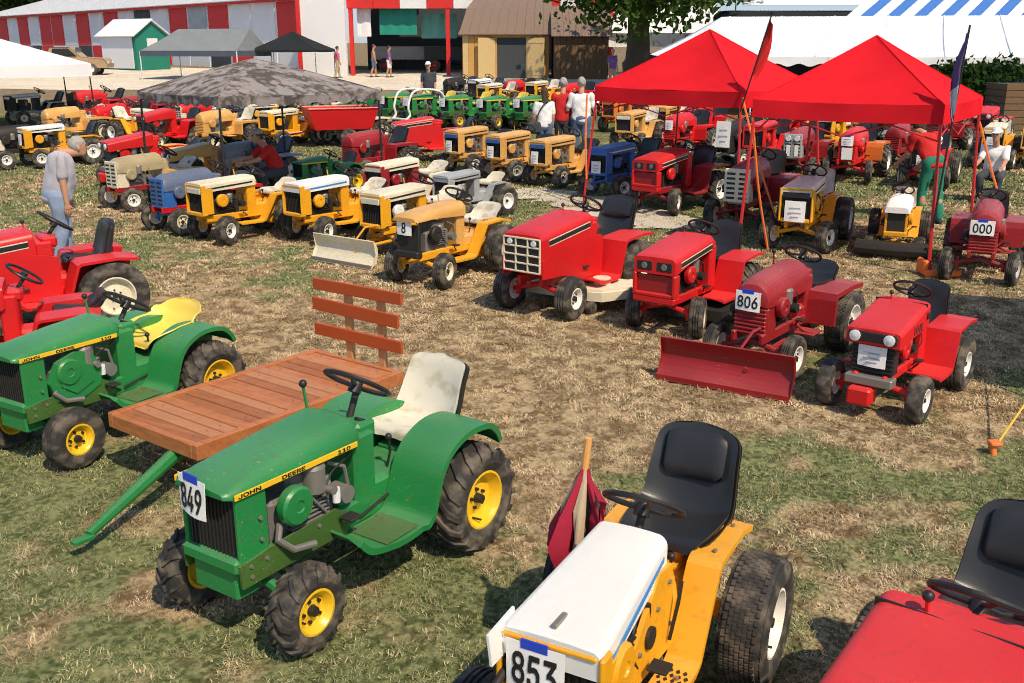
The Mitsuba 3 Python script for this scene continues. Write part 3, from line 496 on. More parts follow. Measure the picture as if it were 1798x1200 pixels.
# ------------------------------------------------------------------ the setting: field, gravel road
def green_at(x, y):
    g = fbm(x * .55 + 3.1, y * .55 + 1.7, 0.0, 3); d = fbm(x * 2.6, y * 2.6, 4.0, 3)
    b = .035 + .20 * smoothstep(6.8, 4.4, y + 1.0 * x + .6) + .05 * smoothstep(9.5, 13.0, y) - .2 * smoothstep(.5, .2, dr.sqrt(dr.square((x + 1.55) / 1.2) + dr.square(y - 4.55))) + .10 * smoothstep(15.0, 19.0, y) - .05 * smoothstep(5.5, 7.5, y) * smoothstep(15.0, 12.5, y)
    return smoothstep(.50, .66, g * .55 + d * .45 + b - .012)
def f_ground(p, n, uv):
    k = green_at(p.x, p.y); a = fbm(p.x * 9, p.y * 9, 1.0, 3); b = fbm(p.x * 38, p.y * 38, 2.0, 2); c = fbm(p.x * .9, p.y * .9, 7.0, 2)
    dry = mix(mix((.16, .105, .055), (.46, .345, .20), smoothstep(.32, .68, a * .5 + b * .5)), (.20, .125, .07), smoothstep(.55, .75, c) * .5)
    grn = mix((.050, .075, .022), (.150, .175, .065), smoothstep(.3, .7, b))
    col = mix(dry, grn, k * .85)
    col = mix(mix(mix((.125, .085, .048), (.40, .31, .19), smoothstep(.3, .7, a * .6 + b * .4)), mix((.060, .078, .030), (.21, .235, .11), smoothstep(.28, .72, a * .4 + b * .6)), k), col, .30 + .70 * smoothstep(16.0, 23.0, p.y))
    far = smoothstep(34.0, 40.0, p.y + 1.2 * noise(p.x * .3, p.y * .3)) ; dirt = mix((.15, .105, .075), (.26, .20, .15), a)
    return mix(col, dirt, far * .75)
mat('field', {'type': 'bumpmap', 'arbitrary': proc(lambda p, n, uv: .05 * fbm(p.x * 16, p.y * 16, 0.0, 3) + .02 * noise(p.x * 55, p.y * 55), eps=.004), 'b': pr(proc(f_ground), .95, .15)})
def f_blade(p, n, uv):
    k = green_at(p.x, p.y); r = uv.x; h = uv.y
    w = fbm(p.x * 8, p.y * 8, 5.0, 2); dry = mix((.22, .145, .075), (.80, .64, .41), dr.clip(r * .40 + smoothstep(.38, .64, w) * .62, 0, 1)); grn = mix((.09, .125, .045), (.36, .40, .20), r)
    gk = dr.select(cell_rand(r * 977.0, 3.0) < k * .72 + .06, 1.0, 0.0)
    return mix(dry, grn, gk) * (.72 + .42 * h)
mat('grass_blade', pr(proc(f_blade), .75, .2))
def f_road(p, n, uv): return mix((.34, .30, .24), (.47, .43, .36), fbm(p.x * .8, p.y * .8, 0.0, 4))
mat('gravel', pr(proc(f_road), .95, .1))
xs = np.concatenate([-np.geomspace(700, 9, 26), np.linspace(-8.8, 8.8, 177), np.geomspace(9, 700, 26)]); ys = np.concatenate([np.linspace(-30, 1.6, 12), np.linspace(1.7, 16, 144), np.geomspace(16.15, 900, 64)])
X, Y = np.meshgrid(xs, ys, indexing='ij'); Z = gz(Y) + np.where((np.abs(X) < 12) & (Y < 18), .020 * (meshkit.fbm(np.stack([X * 1.6, Y * 1.6, 0 * X], -1), 3) - .5), 0)
k = solo('field_ground', grid(np.stack([X, Y, Z], -1)), 'field', 'dry mown field with green patches under the tractors', 'ground', kind='structure'); scene[k].update(P(grid(np.stack([X, Y, Z], -1)), True))
rx = np.linspace(-120, 60, 61); edge = lambda x, a, s: a + s * x + .35 * np.sin(x * .7) + .2 * np.sin(x * 1.9)
Pm = np.array([[[x, y, gz(y) + .012] for y in np.linspace(edge(x, 47.5 + .15 * abs(x + 8) ** .9, .02), edge(x, 66.0, -.25 if x < -8 else -.1), 8)] for x in rx])
solo('gravel_road', grid(Pm), 'gravel', 'pale gravel road behind the tractor rows', 'road', kind='structure')

# grass: blades in square tiles, laid over the near part of the field
def grass_tile(nb, lo, hi, w, seed, lean, fr=9.0):
    r = np.random.default_rng(seed); x, y = r.uniform(-.5, .5, (2, nb * 2)); cl = .65 * meshkit.noise(np.stack([x * fr, y * fr, x * 0 + seed], -1)) + .35 * meshkit.noise(np.stack([x * fr * 2.3, y * fr * 2.3, x * 0 + seed + 5], -1)); keep = np.argsort(-cl + r.uniform(0, .42, nb * 2))[:nb]; x, y, cl = x[keep], y[keep], cl[keep]
    h = r.uniform(lo, hi, nb) * (.35 + 1.25 * cl); a = r.uniform(0, 2 * np.pi, nb) + 2.5 * cl; l = r.uniform(.25, 1, nb) * lean; b = a + r.normal(np.pi / 2, .5, nb)
    base = np.stack([x, y, x * 0 - .004], 1); side = np.stack([np.cos(b), np.sin(b), 0 * b], 1) * (w * r.uniform(.6, 1.4, nb))[:, None]; up = np.stack([np.cos(a) * np.sin(l), np.sin(a) * np.sin(l), np.cos(l)], 1)
    l2 = np.minimum(l * 1.6, 1.5); up2 = np.stack([np.cos(a) * np.sin(l2), np.sin(a) * np.sin(l2), np.cos(l2)], 1)
    m = base + up * (h * .55)[:, None]; t = m + up2 * (h * .5)[:, None]
    V = np.stack([base - side, base + side, m + side * .8, m - side * .8, t], 1).reshape(-1, 3); i = np.arange(nb)[:, None] * 5
    F = np.concatenate([i + [0, 1, 2], i + [0, 2, 3], i + [3, 2, 4]]); rr = r.uniform(0, 1, nb)
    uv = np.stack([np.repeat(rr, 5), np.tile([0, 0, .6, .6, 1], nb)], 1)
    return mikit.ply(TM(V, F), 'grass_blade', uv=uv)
gt = [grass_tile(6500, .014, .036, .0022, 1, 1.38), grass_tile(6000, .014, .038, .0023, 2, 1.38), grass_tile(3400, .016, .042, .0036, 3, 1.35, 8), grass_tile(1500, .02, .05, .0065, 4, 1.3, 6), grass_tile(600, .025, .06, .011, 5, 1.25, 5)]
for i, g in enumerate(gt): scene[f'tile_{i}'] = {'type': 'shapegroup', 'a': g}
labels['grass'] = dict(label='short dry and green grass covering the field', category='grass', kind='stuff'); gi = 0
for iy in range(2, 26):
    for ix in range(-16, 17):
        x, y = ix + .5, iy + .5
        if abs(x) > .55 * (y + .6) + 1.4: continue
        t = int(R.integers(0, 2)) if y < 7.5 else 2 if y < 11 else 3 if y < 17 else 4
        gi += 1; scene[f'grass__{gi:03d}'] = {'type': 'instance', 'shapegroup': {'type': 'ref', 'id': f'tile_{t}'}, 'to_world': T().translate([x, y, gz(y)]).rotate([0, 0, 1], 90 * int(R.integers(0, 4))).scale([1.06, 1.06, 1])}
px = smoothpath([(-4.6, 20.9), (-1.7, 19.6), (0.0, 18.8), (1.05, 18.0), (2.1, 16.0), (2.9, 15.0)], 50)
def ragged(q, w): d = np.gradient(q, axis=0); d /= np.linalg.norm(d, axis=1)[:, None]; nr = np.stack([-d[:, 1], d[:, 0]], 1); i = np.arange(len(q)); e = [np.random.default_rng(k).uniform(.55, 1.15, len(q)) * w / 2 * np.minimum(1, np.minimum(i, len(q) - 1 - i) / 6) for k in (1, 2)]; return np.array([[[*(q[j] + nr[j] * (-e[0][j] + (e[0][j] + e[1][j]) * t)), gz(q[j][1]) + .016] for t in np.linspace(0, 1, 4)] for j in range(len(q))])
solo('footpath', grid(ragged(px, 1.5)), 'gravel', 'pale bare strip of ground winding between the tractor rows', 'path', kind='structure')

# ------------------------------------------------------------------ tractors near the camera
GF = 'garden tractors shown on the field'
tractor('jd', 'jd', -.575, 5.286, -2.16, 1.055, 'green garden tractor with number 849 card, lugged tyres and worn white seat', GF, lod=0, ftread='lug', rt=.385, steer_at=(.40, 0, .955), lever=(.62, -.12, .80), extra=[cards('849', 1.408, -.03, .815, w=.20, h=.17, lean=-.10, yaw=-.12, squeeze=.62, dh=.105)])
tractor('jd', 'jd', -2.608, 7.342, -2.112, 1.0, 'green garden tractor with yellow metal pan seat left of the wooden trailer', GF, lod=0, seat='pan', over=dict(seat='pan_yellow'), cover=True)
tractor('cub', 'cub', .71, 4.045, -2.075, 1.0, 'yellow garden tractor with white hood, number 853 card and tall black seat', GF, lod=0, over=dict(seat='black_vinyl', hood='paint_white', stripe='stripe_blue'), seat='tall', seat_a=-.06, hz=-.055, dz=.05, w=(.20, .155), ha=(.46, 1.205), steer_at=(.345, 0, .89), lever=None, rt=.41, rW=.22, extra=[cards('853', 1.225, -.045, .715, w=.23, h=.19, lean=-.05, yaw=0.0, dh=.12, squeeze=.60)])
tractor('rider', 'red', 1.83, 3.27, -2.27, 1.0, 'bright red riding tractor with wide hood and black seat in the lower right corner', GF, lod=0, seat='tall', steer_at=(.38, 0, .90), rtread='turf', hw=1.12, fender='flat', rt=.42)

# ------------------------------------------------------------------ the rows of tractors
GF = 'garden tractors shown on the field'
# right centre row
tractor('ih', 'red', 1.044, 11.121, -2.224, 1.063, 'bright red garden tractor with black grid grille and cream mower deck', GF, over=dict(rim='rim_white'), seat='tall', seat_a=-.02, extra=[mower_deck()])
tractor('red2', 'red', 2.16, 10.34, -2.2, 0.95, 'red garden tractor with two dark headlight panels, beside the red tractor with the snow blade', GF, lod=1, seat='rest', extra=[[('mower_deck', P(plate(Polygon([(.3, -.5), (.9, -.5), (.95, 0), (.9, .5), (.3, .55)]), .11, 'z', .17)), 'black_iron', None)]])
tractor('wh', 'dark', 2.759, 9.042, -2.235, .972, 'dark red garden tractor with a dark red snow blade and number card', GF, lod=0, rtread='turf', fr=.11, seat='low', extra=[plow(1.72, 1.16, .36, 'paint_dark_red', .12), cards('806', 1.295, -.02, .76, w=.23, h=.17, lean=-.10, dh=.095)])
tractor('rider', 'red', 3.377, 7.954, -2.248, .85, 'small red riding tractor with two round headlights and white paper', GF, lod=0, ftread='plain', seat='rest', extra=[cards('', 1.30, .0, .655, w=.25, h=.19, lean=-.06, tape=False)])
# left edge
tractor('ih', 'red', -4.17, 9.95, -2.55, 1.05, 'big red garden tractor at the left edge with cream rear wheel and high seat', GF, lod=0, over=dict(rim='paint_cream'), seat='rest', seat_a=.16, rR=.315, rr=.18, rtread='plain')
tractor('rider', 'red', -3.71, 8.16, -2.75, .9, 'low red riding tractor with black seat between the big red and the green tractor', GF, lod=0, seat='low', rR=.22, fR=.17)
# left centre row
tractor('cub', 'cub', -3.52, 14.89, -2.3, 1.0, 'yellow garden tractor with cream hood behind the front leg of the camouflage canopy', GF, lod=1, header='paint_cream', seat='low', over=dict(hood='paint_cream'))
tractor('cub', 'cub', -2.17, 14.86, -2.28, 1.0, 'yellow garden tractor with white hood and blue side stripe', GF, lod=1, seat='low', over=dict(stripe='stripe_blue', hood='paint_white'), shroud='paint_yellow')
tractor('cub', 'cub', -0.99, 13.99, -2.25, 1.0, 'yellow garden tractor with cream hood and a cream dozer blade', GF, lod=1, seat='low', header='paint_cream', shroud='rim_white', extra=[plow(1.86, 1.08, .34, 'paint_cream', .05, 'paint_yellow')])
tractor('cub', 'tan', -.423, 12.359, -2.192, 1.019, 'tan yellow garden tractor with open black engine and white front rims', GF, old=True, bare=True, seat='low', shroud='black_iron', over=dict(frame='paint_yellow', axle='paint_yellow', fender='paint_yellow'), extra=[cards('8', 1.335, -.02, .79, w=.22, h=.18, lean=-.05, dh=.11)])
tractor('wh', 'grey', -4.41, 15.67, -2.25, 1.0, 'garden tractor with slate blue hood and blue front panel', GF, lod=1, front='paint_blue', over=dict(body='paint_slate', frame='paint_red', hood='paint_slate', fender='paint_red', axle='paint_blue'), seat='low')
tractor('wh', 'tan', -5.85, 17.67, -2.25, 1.0, 'tan garden tractor with beige front panel left of the slate blue one', GF, lod=1, front='paint_cream', over=dict(hood='paint_khaki', body='paint_khaki', frame='paint_dark_red', axle='paint_tan'), seat='low')
tractor('rider', 'red', -6.55, 19.92, -2.45, 1.1, 'long red and yellow riding tractor with dark front and low seat', GF, lod=1, over=dict(fender='paint_yellow', body_dark='black_iron', frame='paint_yellow'), seat='low', seat_a=-.1)
tractor('cub', 'cub', -9.73, 23.01, -2.35, 1.0, 'yellow garden tractor with white hood and white paper near the left edge', GF, lod=1, over=dict(hood='paint_white', seat='black_vinyl'), shroud='paint_yellow', extra=[cards('', 1.38, 0, .72, w=.2, h=.24, tape=False)])
tractor('wh', 'grey', -10.4, 22.81, -2.3, 1.0, 'garden tractor with pale grille at the left edge of the picture', GF, lod=1, front='paint_cream', over=dict(body='black_iron', frame='black_iron', fender='black_iron'))
# under and behind the camouflage canopy
tractor('rider', 'grey', -5.12, 18.86, -2.5, 1.0, 'beige low riding mower with navy seat back, under the camouflage canopy', GF, lod=2, over=dict(body='paint_tan', hood='paint_tan', frame='paint_tan'), seat='tall', seat_a=-.1)
tractor('wh', 'grey', -4.6, 19.74, -2.3, 1.0, 'grey blue garden tractor behind the yellow ones, under the camouflage canopy', GF, lod=2, over=dict(seat='navy_vinyl'))
tractor('jd', 'jd', -3.17, 18.91, -2.2, 0.8, 'dark green garden tractor between the red capped person and the white hoods', GF, lod=2, over=dict(seat='black_vinyl'))
tractor('cub', 'cub', -1.37, 17.04, -2.25, 1.0, 'garden tractor with dull cream hood behind the second row', GF, lod=2, seat='low', over=dict(body='paint_dark_red', fender='paint_cream', frame='paint_dark_red'))
tractor('cub', 'cub', -0.36, 16.5, -2.3, 0.85, 'garden tractor with pale grey hood behind the tan yellow one', GF, lod=2, seat='low', over=dict(hood='paint_grey', fender='paint_grey', body='paint_grey', seat='paint_cream', frame='paint_grey', axle='paint_grey'))
tractor('wh', 'red', -12.92, 33.21, -2.3, 1.1, 'small red farm tractor standing by the brown verge at the far left', GF, lod=1, front='black_iron', over=dict(seat='black_vinyl'))
tractor('wh', 'dark', -11.01, 32.04, -2.3, 1.0, 'dark red garden tractor with white front rims beside the leg of the white canopy', GF, lod=1)
tractor('cub', 'cub', -10.29, 27.1, -0.6, 1.0, 'yellow garden tractor turned away, with grey rear tyre, left of the camouflage canopy', GF, lod=2)
tractor('wh', 'red', -8.58, 29.75, -2.3, 0.95, 'red garden tractor with pale grille seen below the camouflage canopy', GF, lod=2, front='paint_cream')
tractor('cub', 'grey', -7.16, 29.0, -2.3, 0.95, 'white fronted garden tractor with two light front wheels below the camouflage canopy', GF, lod=2, over=dict(hood='black_iron', body='rim_white'))
tractor('cub', 'cub', -6.26, 29.17, -2.75, 1.0, 'yellow garden tractor with cream hood left of the red dump cart', GF, lod=2)
tractor('cub', 'cub', -5.39, 31.83, -2.3, 1.0, 'green and white garden tractor behind the red dump cart', GF, lod=2, over=dict(body='paint_green', hood='paint_white', fender='paint_green', frame='paint_green'))
tractor('ih', 'red', -1.22, 23.52, -2.85, 1.05, 'bright red garden tractor with a wide red front blade', GF, lod=1, over=dict(seat='black_vinyl', grid='rim_white'), extra=[plow(1.85, 1.5, .46, 'paint_red', -.15, 'paint_red')])
# green row
tractor('jd', 'jd', -2.87, 32.48, -2.35, 1.1, 'green garden tractor at the left end of the green row', GF, lod=2, over=dict(seat='pan_yellow'), extra=[cards('', 1.44, 0, .80, w=.24, h=.22, tape=False)])
tractor('jd', 'jd', -2.07, 31.79, -2.35, 1.1, 'green garden tractor with white loader arms in the green row', GF, lod=1, over=dict(seat='pan_yellow'), extra=[cards('', 1.44, 0, .80, w=.24, h=.22, tape=False), loader_frame()])
tractor('jd', 'jd', -0.96, 31.46, -2.35, 1.1, 'second green garden tractor from the right end with a yellow seat and white card', GF, lod=1, over=dict(seat='pan_yellow'), extra=[cards('', 1.44, 0, .80, w=.24, h=.22, tape=False)])
tractor('jd', 'jd', 0.17, 31.14, -2.35, 1.1, 'green garden tractor with a white card behind the yellow row', GF, lod=1, over=dict(seat='pan_yellow'), extra=[cards('', 1.44, 0, .80, w=.24, h=.22, tape=False)])
tractor('jd', 'jd', 1.24, 31.14, -2.35, 1.1, 'green garden tractor at the right end of the green row beside the people', GF, lod=1, over=dict(seat='pan_yellow'), extra=[cards('', 1.44, 0, .80, w=.24, h=.22, tape=False)])
# yellow row
tractor('cub', 'tan', -0.31, 22.06, -2.3, 1.05, 'tan yellow garden tractor at the left end of the yellow row', GF, lod=1, header='paint_blue', seat='low', over=dict(seat='black_vinyl'), extra=[cards('', 1.385, -.04, .66, w=.17, h=.22, tape=False)])
tractor('cub', 'tan', 0.57, 21.11, -2.3, 1.05, 'middle tan yellow garden tractor of the yellow row', GF, lod=1, header='paint_blue', seat='low', over=dict(seat='black_vinyl'), extra=[cards('', 1.385, -.04, .66, w=.17, h=.22, tape=False)])
tractor('cub', 'tan', 1.43, 20.23, -2.3, 1.05, 'right tan yellow garden tractor of the yellow row with a white paper', GF, lod=1, header='paint_blue', seat='low', over=dict(seat='black_vinyl'), extra=[cards('', 1.385, -.04, .66, w=.17, h=.22, tape=False)])
tractor('cub', 'blue', 2.46, 18.96, -2.3, 1.05, 'blue garden tractor with white paper on its blue nose', GF, lod=1, over=dict(hood='paint_blue', seat='black_vinyl'), shroud='paint_blue', extra=[cards('', 1.38, 0, .64, w=.2, h=.2, tape=False)])
tractor('red2', 'dark', 3.2, 17.42, -2.3, 1.08, 'dull red garden tractor with dark headlights beside the blue one', GF, lod=1, over=dict(body='paint_red'))
tractor('wh', 'dark', 4.07, 16.04, -2.1, 1.15, 'dark red garden tractor with cream grille behind the red canopy leg', GF, lod=1, front='paint_cream', fr=.1, fW=.13)
tractor('cub', 'cub', 4.43, 14.48, -2.05, 1.05, 'yellow garden tractor with cream hood and white paper, under the right canopy', GF, lod=1, header='black_plastic', extra=[cards('', 1.385, 0, .68, w=.26, h=.26, tape=False)])
tractor('cub', 'cub', 5.46, 13.89, -2.0, 0.85, 'small yellow garden tractor covered with a white bag and a black mower in front', GF, lod=1, old=True, over=dict(hood='cloth_white', engine='paint_yellow'), fR=.17, extra=[[('mower_deck', P(tube([[1.3, -.55, .16], [1.36, 0, .16], [1.3, .55, .16]], .12, 10)), 'black_iron', None)]])
tractor('wh', 'dark', 6.06, 12.57, -2.05, 1.0, 'dark red garden tractor with number 000 card at the right edge', GF, lod=1, extra=[cards('000', 1.30, -.02, .76, w=.26, h=.17, lean=-.1, dh=.10)])
tractor('wh', 'red', 7.3, 21.05, -2.1, 1.15, 'red orange garden tractor with two white papers, beyond the right canopy', GF, lod=1, over=dict(fender='paint_orange'), extra=[cards('', 1.30, 0, .8, w=.2, h=.17), [('notice', P(bx(1.30, 1.304, -.08, .10, .40, .6, .001)), 'card_white', None)]])
tractor('cub', 'red', 8.44, 20.17, -2.1, 1.05, 'garden tractor with white hood, black front and red body beyond the right canopy', GF, lod=1, over=dict(hood='paint_white', body='black_iron', fender='paint_red'), header='black_plastic', extra=[cards('', 1.385, 0, .62, w=.2, h=.17, tape=False)])
tractor('cub', 'cub', 11.01, 22.9, -2.1, 1.05, 'yellow garden tractor with pale grille and white paper near the right edge', GF, lod=1, header='paint_cream', over=dict(seat='white_vinyl'), extra=[cards('', 1.385, 0, .66, w=.24, h=.16, tape=False)])
tractor('cub', 'cub', 11.85, 22.9, -2.1, 1.05, 'tan garden tractor cut by the right edge of the picture', GF, lod=2, over=dict(body='paint_tan', hood='paint_cream'))
tractor('cub', 'tan', 3.5, 26.24, -2.2, 1.05, 'tan garden tractor below the left red canopy', GF, lod=2, over=dict(hood='paint_tan'), header='rim_white')
tractor('wh', 'red', 4.5, 24.83, -2.2, 1.1, 'red garden tractor with white card below the left red canopy', GF, lod=1, extra=[cards('', 1.30, 0, .78, w=.18, h=.2, tape=False)])
tractor('wh', 'grey', 5.36, 22.97, -2.2, 1.1, 'black garden tractor with a tall white paper on its front', GF, lod=2, over=dict(body='black_iron', fender='black_iron', frame='black_iron', seat='black_vinyl'), extra=[cards('', 1.30, 0, .92, w=.3, h=.5, tape=False)])
tractor('cub', 'red', 5.97, 22.92, -2.2, 1.1, 'red garden tractor behind the left canopy leg', GF, lod=2)
tractor('wh', 'dark', 6.35, 21.52, -2.1, 1.1, 'dark red garden tractor with two round headlights and two white strips', GF, lod=1, over=dict(body='paint_dark_red', front='paint_grey'), front='paint_grey', extra=[[('headlight', P(cyl([1.3, .08, .74], [1.33, .08, .74], .05)), 'lamp_glass', None), ('headlight_001', P(cyl([1.3, -.08, .74], [1.33, -.08, .74], .05)), 'lamp_glass', None), ('notice', P(bx(1.305, 1.309, -.11, -.04, .42, .62, .001)), 'card_white', None), ('notice_001', P(bx(1.305, 1.309, .04, .11, .42, .62, .001)), 'card_white', None)]])
# far rows
tractor('wh', 'grey', -1.76, 41.4, -2.25, 1.05, 'dark garden tractor with white hood in the far row', GF, lod=2, over=dict(hood='paint_white', body='black_iron', fender='paint_cream'))
tractor('cub', 'grey', -0.65, 40.8, -2.25, 1.05, 'black garden tractor with white hood in the far row', GF, lod=2, over=dict(hood='paint_white', body='black_iron', fender='paint_cream'))
tractor('wh', 'red', 0.59, 39.76, -2.25, 1.05, 'red garden tractor in the far row', GF, lod=2)
tractor('cub', 'cub', 1.51, 39.2, -2.25, 1.05, 'yellow garden tractor in the far row', GF, lod=2)
tractor('wh', 'red', 2.73, 37.76, -2.25, 1.05, 'red garden tractor in the far row near the people', GF, lod=2)
tractor('cub', 'cub', -0.16, 37.72, -2.25, 1.05, 'yellow garden tractor behind the green row', GF, lod=2)
tractor('wh', 'dark', 3.93, 35.53, -2.25, 1.05, 'dark red garden tractor far under the left canopy', GF, lod=2)
tractor('cub', 'orange', 4.9, 34.28, -2.25, 1.05, 'orange garden tractor far under the left canopy', GF, lod=2)
tractor('wh', 'red', 5.98, 33.93, -2.25, 1.05, 'red garden tractor far under the left canopy', GF, lod=2)
tractor('cub', 'orange', 9.42, 30.77, -2.25, 1.05, 'orange garden tractor far under the right canopy', GF, lod=2)
tractor('wh', 'red', 10.15, 29.89, -2.25, 1.05, 'red garden tractor far under the right canopy', GF, lod=2)
tractor('cub', 'cub', 10.98, 29.56, -2.25, 1.05, 'yellow garden tractor far under the right canopy', GF, lod=2)
tractor('wh', 'grey', 11.75, 29.03, -2.25, 1.05, 'grey garden tractor far under the right canopy', GF, lod=2, over=dict(hood='paint_white', body='black_iron', fender='paint_cream'))
tractor('jd', 'jd', 12.9, 28.76, -2.25, 1.05, 'green garden tractor by the white marquee', GF, lod=2)
tractor('wh', 'red', -10.09, 33.74, -2.25, 1.05, 'red garden tractor behind the camouflage canopy', GF, lod=2)
tractor('jd', 'jd', -7.8, 35.75, -2.25, 1.05, 'green garden tractor behind the camouflage canopy', GF, lod=2)
tractor('wh', 'red', -6.09, 36.84, -2.25, 1.05, 'dark red garden tractor behind the camouflage canopy', GF, lod=2)
tractor('cub', 'cub', 8.34, 25.23, -2.25, 1.05, 'yellow garden tractor with yellow loader arms under the right canopy', GF, lod=2, extra=[loader_frame('paint_yellow')])
tractor('wh', 'dark', 8.97, 22.89, -2.25, 1.05, 'dark red garden tractor in the shade of the right canopy', GF, lod=2)
tractor('cub', 'grey', 10.02, 26.68, -2.25, 1.05, 'black garden tractor with white hood under the right canopy', GF, lod=2, over=dict(hood='paint_white', body='black_iron', fender='paint_cream'))
tractor('wh', 'dark', 11.06, 25.59, -2.25, 1.05, 'dark red garden tractor right of the right canopy leg', GF, lod=2)
tractor('rider', 'red', 12.62, 26.75, -2.25, 1.05, 'red riding tractor in front of the brown crate', GF, lod=2)
tractor('rider', 'red', 5.44, 27.23, -2.25, 1.05, 'red riding tractor far under the left canopy', GF, lod=2)
tractor('cub', 'orange', 3.72, 30.3, -2.25, 1.05, 'orange garden tractor near the left corner of the left canopy', GF, lod=2)
tractor('wh', 'tan', -11.18, 27.2, -2.25, 1.05, 'tan garden tractor behind the white hooded one at the left', GF, lod=2)
tractor('cub', 'grey', -14.54, 32.43, -2.25, 1.05, 'grey garden tractor with black body by the left tent leg', GF, lod=2, over=dict(hood='paint_white', body='black_iron', fender='paint_cream'))
tractor('rider', 'red', -8.31, 26.06, -2.25, 1.05, 'red riding tractor left of the camouflage canopy', GF, lod=2)
tractor('wh', 'tan', -6.95, 26.26, -2.25, 1.05, 'tan garden tractor under the left corner of the camouflage canopy', GF, lod=2)
tractor('cub', 'cub', -5.32, 26.68, -2.25, 1.05, 'yellow garden tractor under the camouflage canopy', GF, lod=2)
tractor('wh', 'grey', -3.78, 27.2, -2.25, 1.05, 'black garden tractor with white hood right of the camouflage canopy', GF, lod=2, over=dict(hood='paint_white', body='black_iron', fender='paint_cream'))
tractor('wh', 'red', -10.33, 28.22, -2.25, 1.05, 'red garden tractor left of the camouflage canopy pole', GF, lod=2)
tractor('wh', 'dark', -2.5, 21.26, -2.25, 1.05, 'dark red garden tractor behind the white hoods', GF, lod=2)
tractor('wh', 'red', -8.02, 32.47, -2.25, 1.05, 'red garden tractor far behind the camouflage canopy', GF, lod=2)
tractor('jd', 'jd', -4.69, 34.33, -2.25, 1.05, 'green garden tractor left of the green row', GF, lod=2)
tractor('cub', 'tan', 4.71, 28.18, -2.25, 1.05, 'tan garden tractor behind the red one with a card', GF, lod=2)
tractor('wh', 'red', 7.35, 26.03, -2.25, 1.05, 'red garden tractor in the shade between the canopies', GF, lod=2)

# ------------------------------------------------------------------ materials of the site
def f_wood(p, n, uv):
    g = fbm(p.x * 5 + p.y * 9, p.y * 6 - p.x * 10, p.z * 20, 3); s = noise((p.x * .857 - p.y * .515) * 2.2, (p.x * .515 + p.y * .857) * 90, p.z * 60); return mix((.28, .085, .027), (.58, .225, .085), g * .6 + s * .4)
mat('cedar', pr(proc(f_wood), .45, .4, coat=.1)); mat('cedar_b', pr(proc(lambda p, n, uv: f_wood(p, n, uv) * .80), .5, .4)); mat('cedar_c', pr(proc(lambda p, n, uv: mix(f_wood(p, n, uv), (.46, .24, .13), .45)), .5, .4)); mat('cedar_pale', pr((.50, .26, .11), .6)); mat('cedar_red', pr((.42, .075, .018), .5))
def f_fab(c):
    def f(p, n, uv): return mi.Color3f(c) * (.92 + .16 * fbm(p.x * 3, p.y * 3, p.z * 3, 2))
    return proc(f)
def cloth(name, c, tr=.9): scene[name] = {'type': 'principledthin', 'base_color': f_fab(c), 'roughness': .7, 'diff_trans': tr, 'spec_trans': 0.0}
cloth('canopy_red', (.80, .022, .034), .28); mat('canopy_white', pr(f_fab((.82, .83, .86)), .75, .2)); cloth('canopy_grey', (.26, .29, .31), .3); cloth('canopy_slate', (.10, .12, .16), .2); cloth('canopy_black', (.03, .035, .04), .1)
def f_camo(p, n, uv):
    a = fbm(p.x * 5.5, p.y * 8.5, p.z * 7, 4); b = noise(p.x * 13, p.y * 22, p.z * 13); return mix(mix((.265, .24, .245), (.09, .08, .082), smoothstep(.42, .56, a)), (.20, .18, .15), smoothstep(.55, .68, b) * .8)
mat('canopy_camo', pr(proc(f_camo), .9, .1))
mat('pole_red', pr((.55, .03, .03), .4)); mat('pole_black', pr((.02, .02, .022), .4)); mat('pole_white', pr((.7, .7, .7), .4)); mat('strap_orange', pr((.85, .20, .04), .6)); mat('rope_yellow', pr((.75, .5, .06), .7))
mat('wood_handle', pr((.72, .36, .11), .5)); mat('cloth_maroon', pr((.34, .012, .04), .85)); mat('flag_red', pr((.60, .02, .02), .8)); mat('flag_purple', pr((.10, .06, .18), .8)); mat('flag_white', pr((.6, .6, .65), .8))
mat('wall_red', pr((.62, .020, .018), .6)); mat('wall_white', pr((.74, .75, .77), .6)); mat('wall_dark', pr((.045, .055, .065), .7)); mat('roof_grey', pr((.46, .48, .50), .5)); mat('roof_brown', pr((.21, .15, .12), .8)); mat('shed_green', pr((.015, .20, .14), .6)); mat('tarp_green', pr((.01, .25, .18), .6)); mat('tarp_teal', pr((.12, .38, .33), .6)); mat('roof_white', pr((.80, .80, .82), .5))
mat('plank_ochre', pr((.55, .31, .09), .7)); mat('plank_light', pr((.60, .44, .21), .7)); mat('plank_brown', pr((.17, .10, .05), .8)); mat('bark', pr((.09, .07, .05), .9))
mat('stripe_blue_cloth', pr((.05, .17, .52), .7)); mat('leaf', {'type': 'principledthin', 'base_color': {'type': 'rgb', 'value': [.075, .135, .03]}, 'roughness': .6, 'diff_trans': .7}, False); mat('leaf_dark', {'type': 'principledthin', 'base_color': {'type': 'rgb', 'value': [.035, .07, .02]}, 'roughness': .6, 'diff_trans': .5}, False)
mat('car_dark', pr((.02, .03, .06), .25, coat=.8)); mat('car_tan', pr((.40, .27, .14), .35, coat=.5)); mat('car_glass', pr((.015, .02, .025), .08, .8)); mat('car_red', pr((.25, .02, .03), .3, coat=.6))

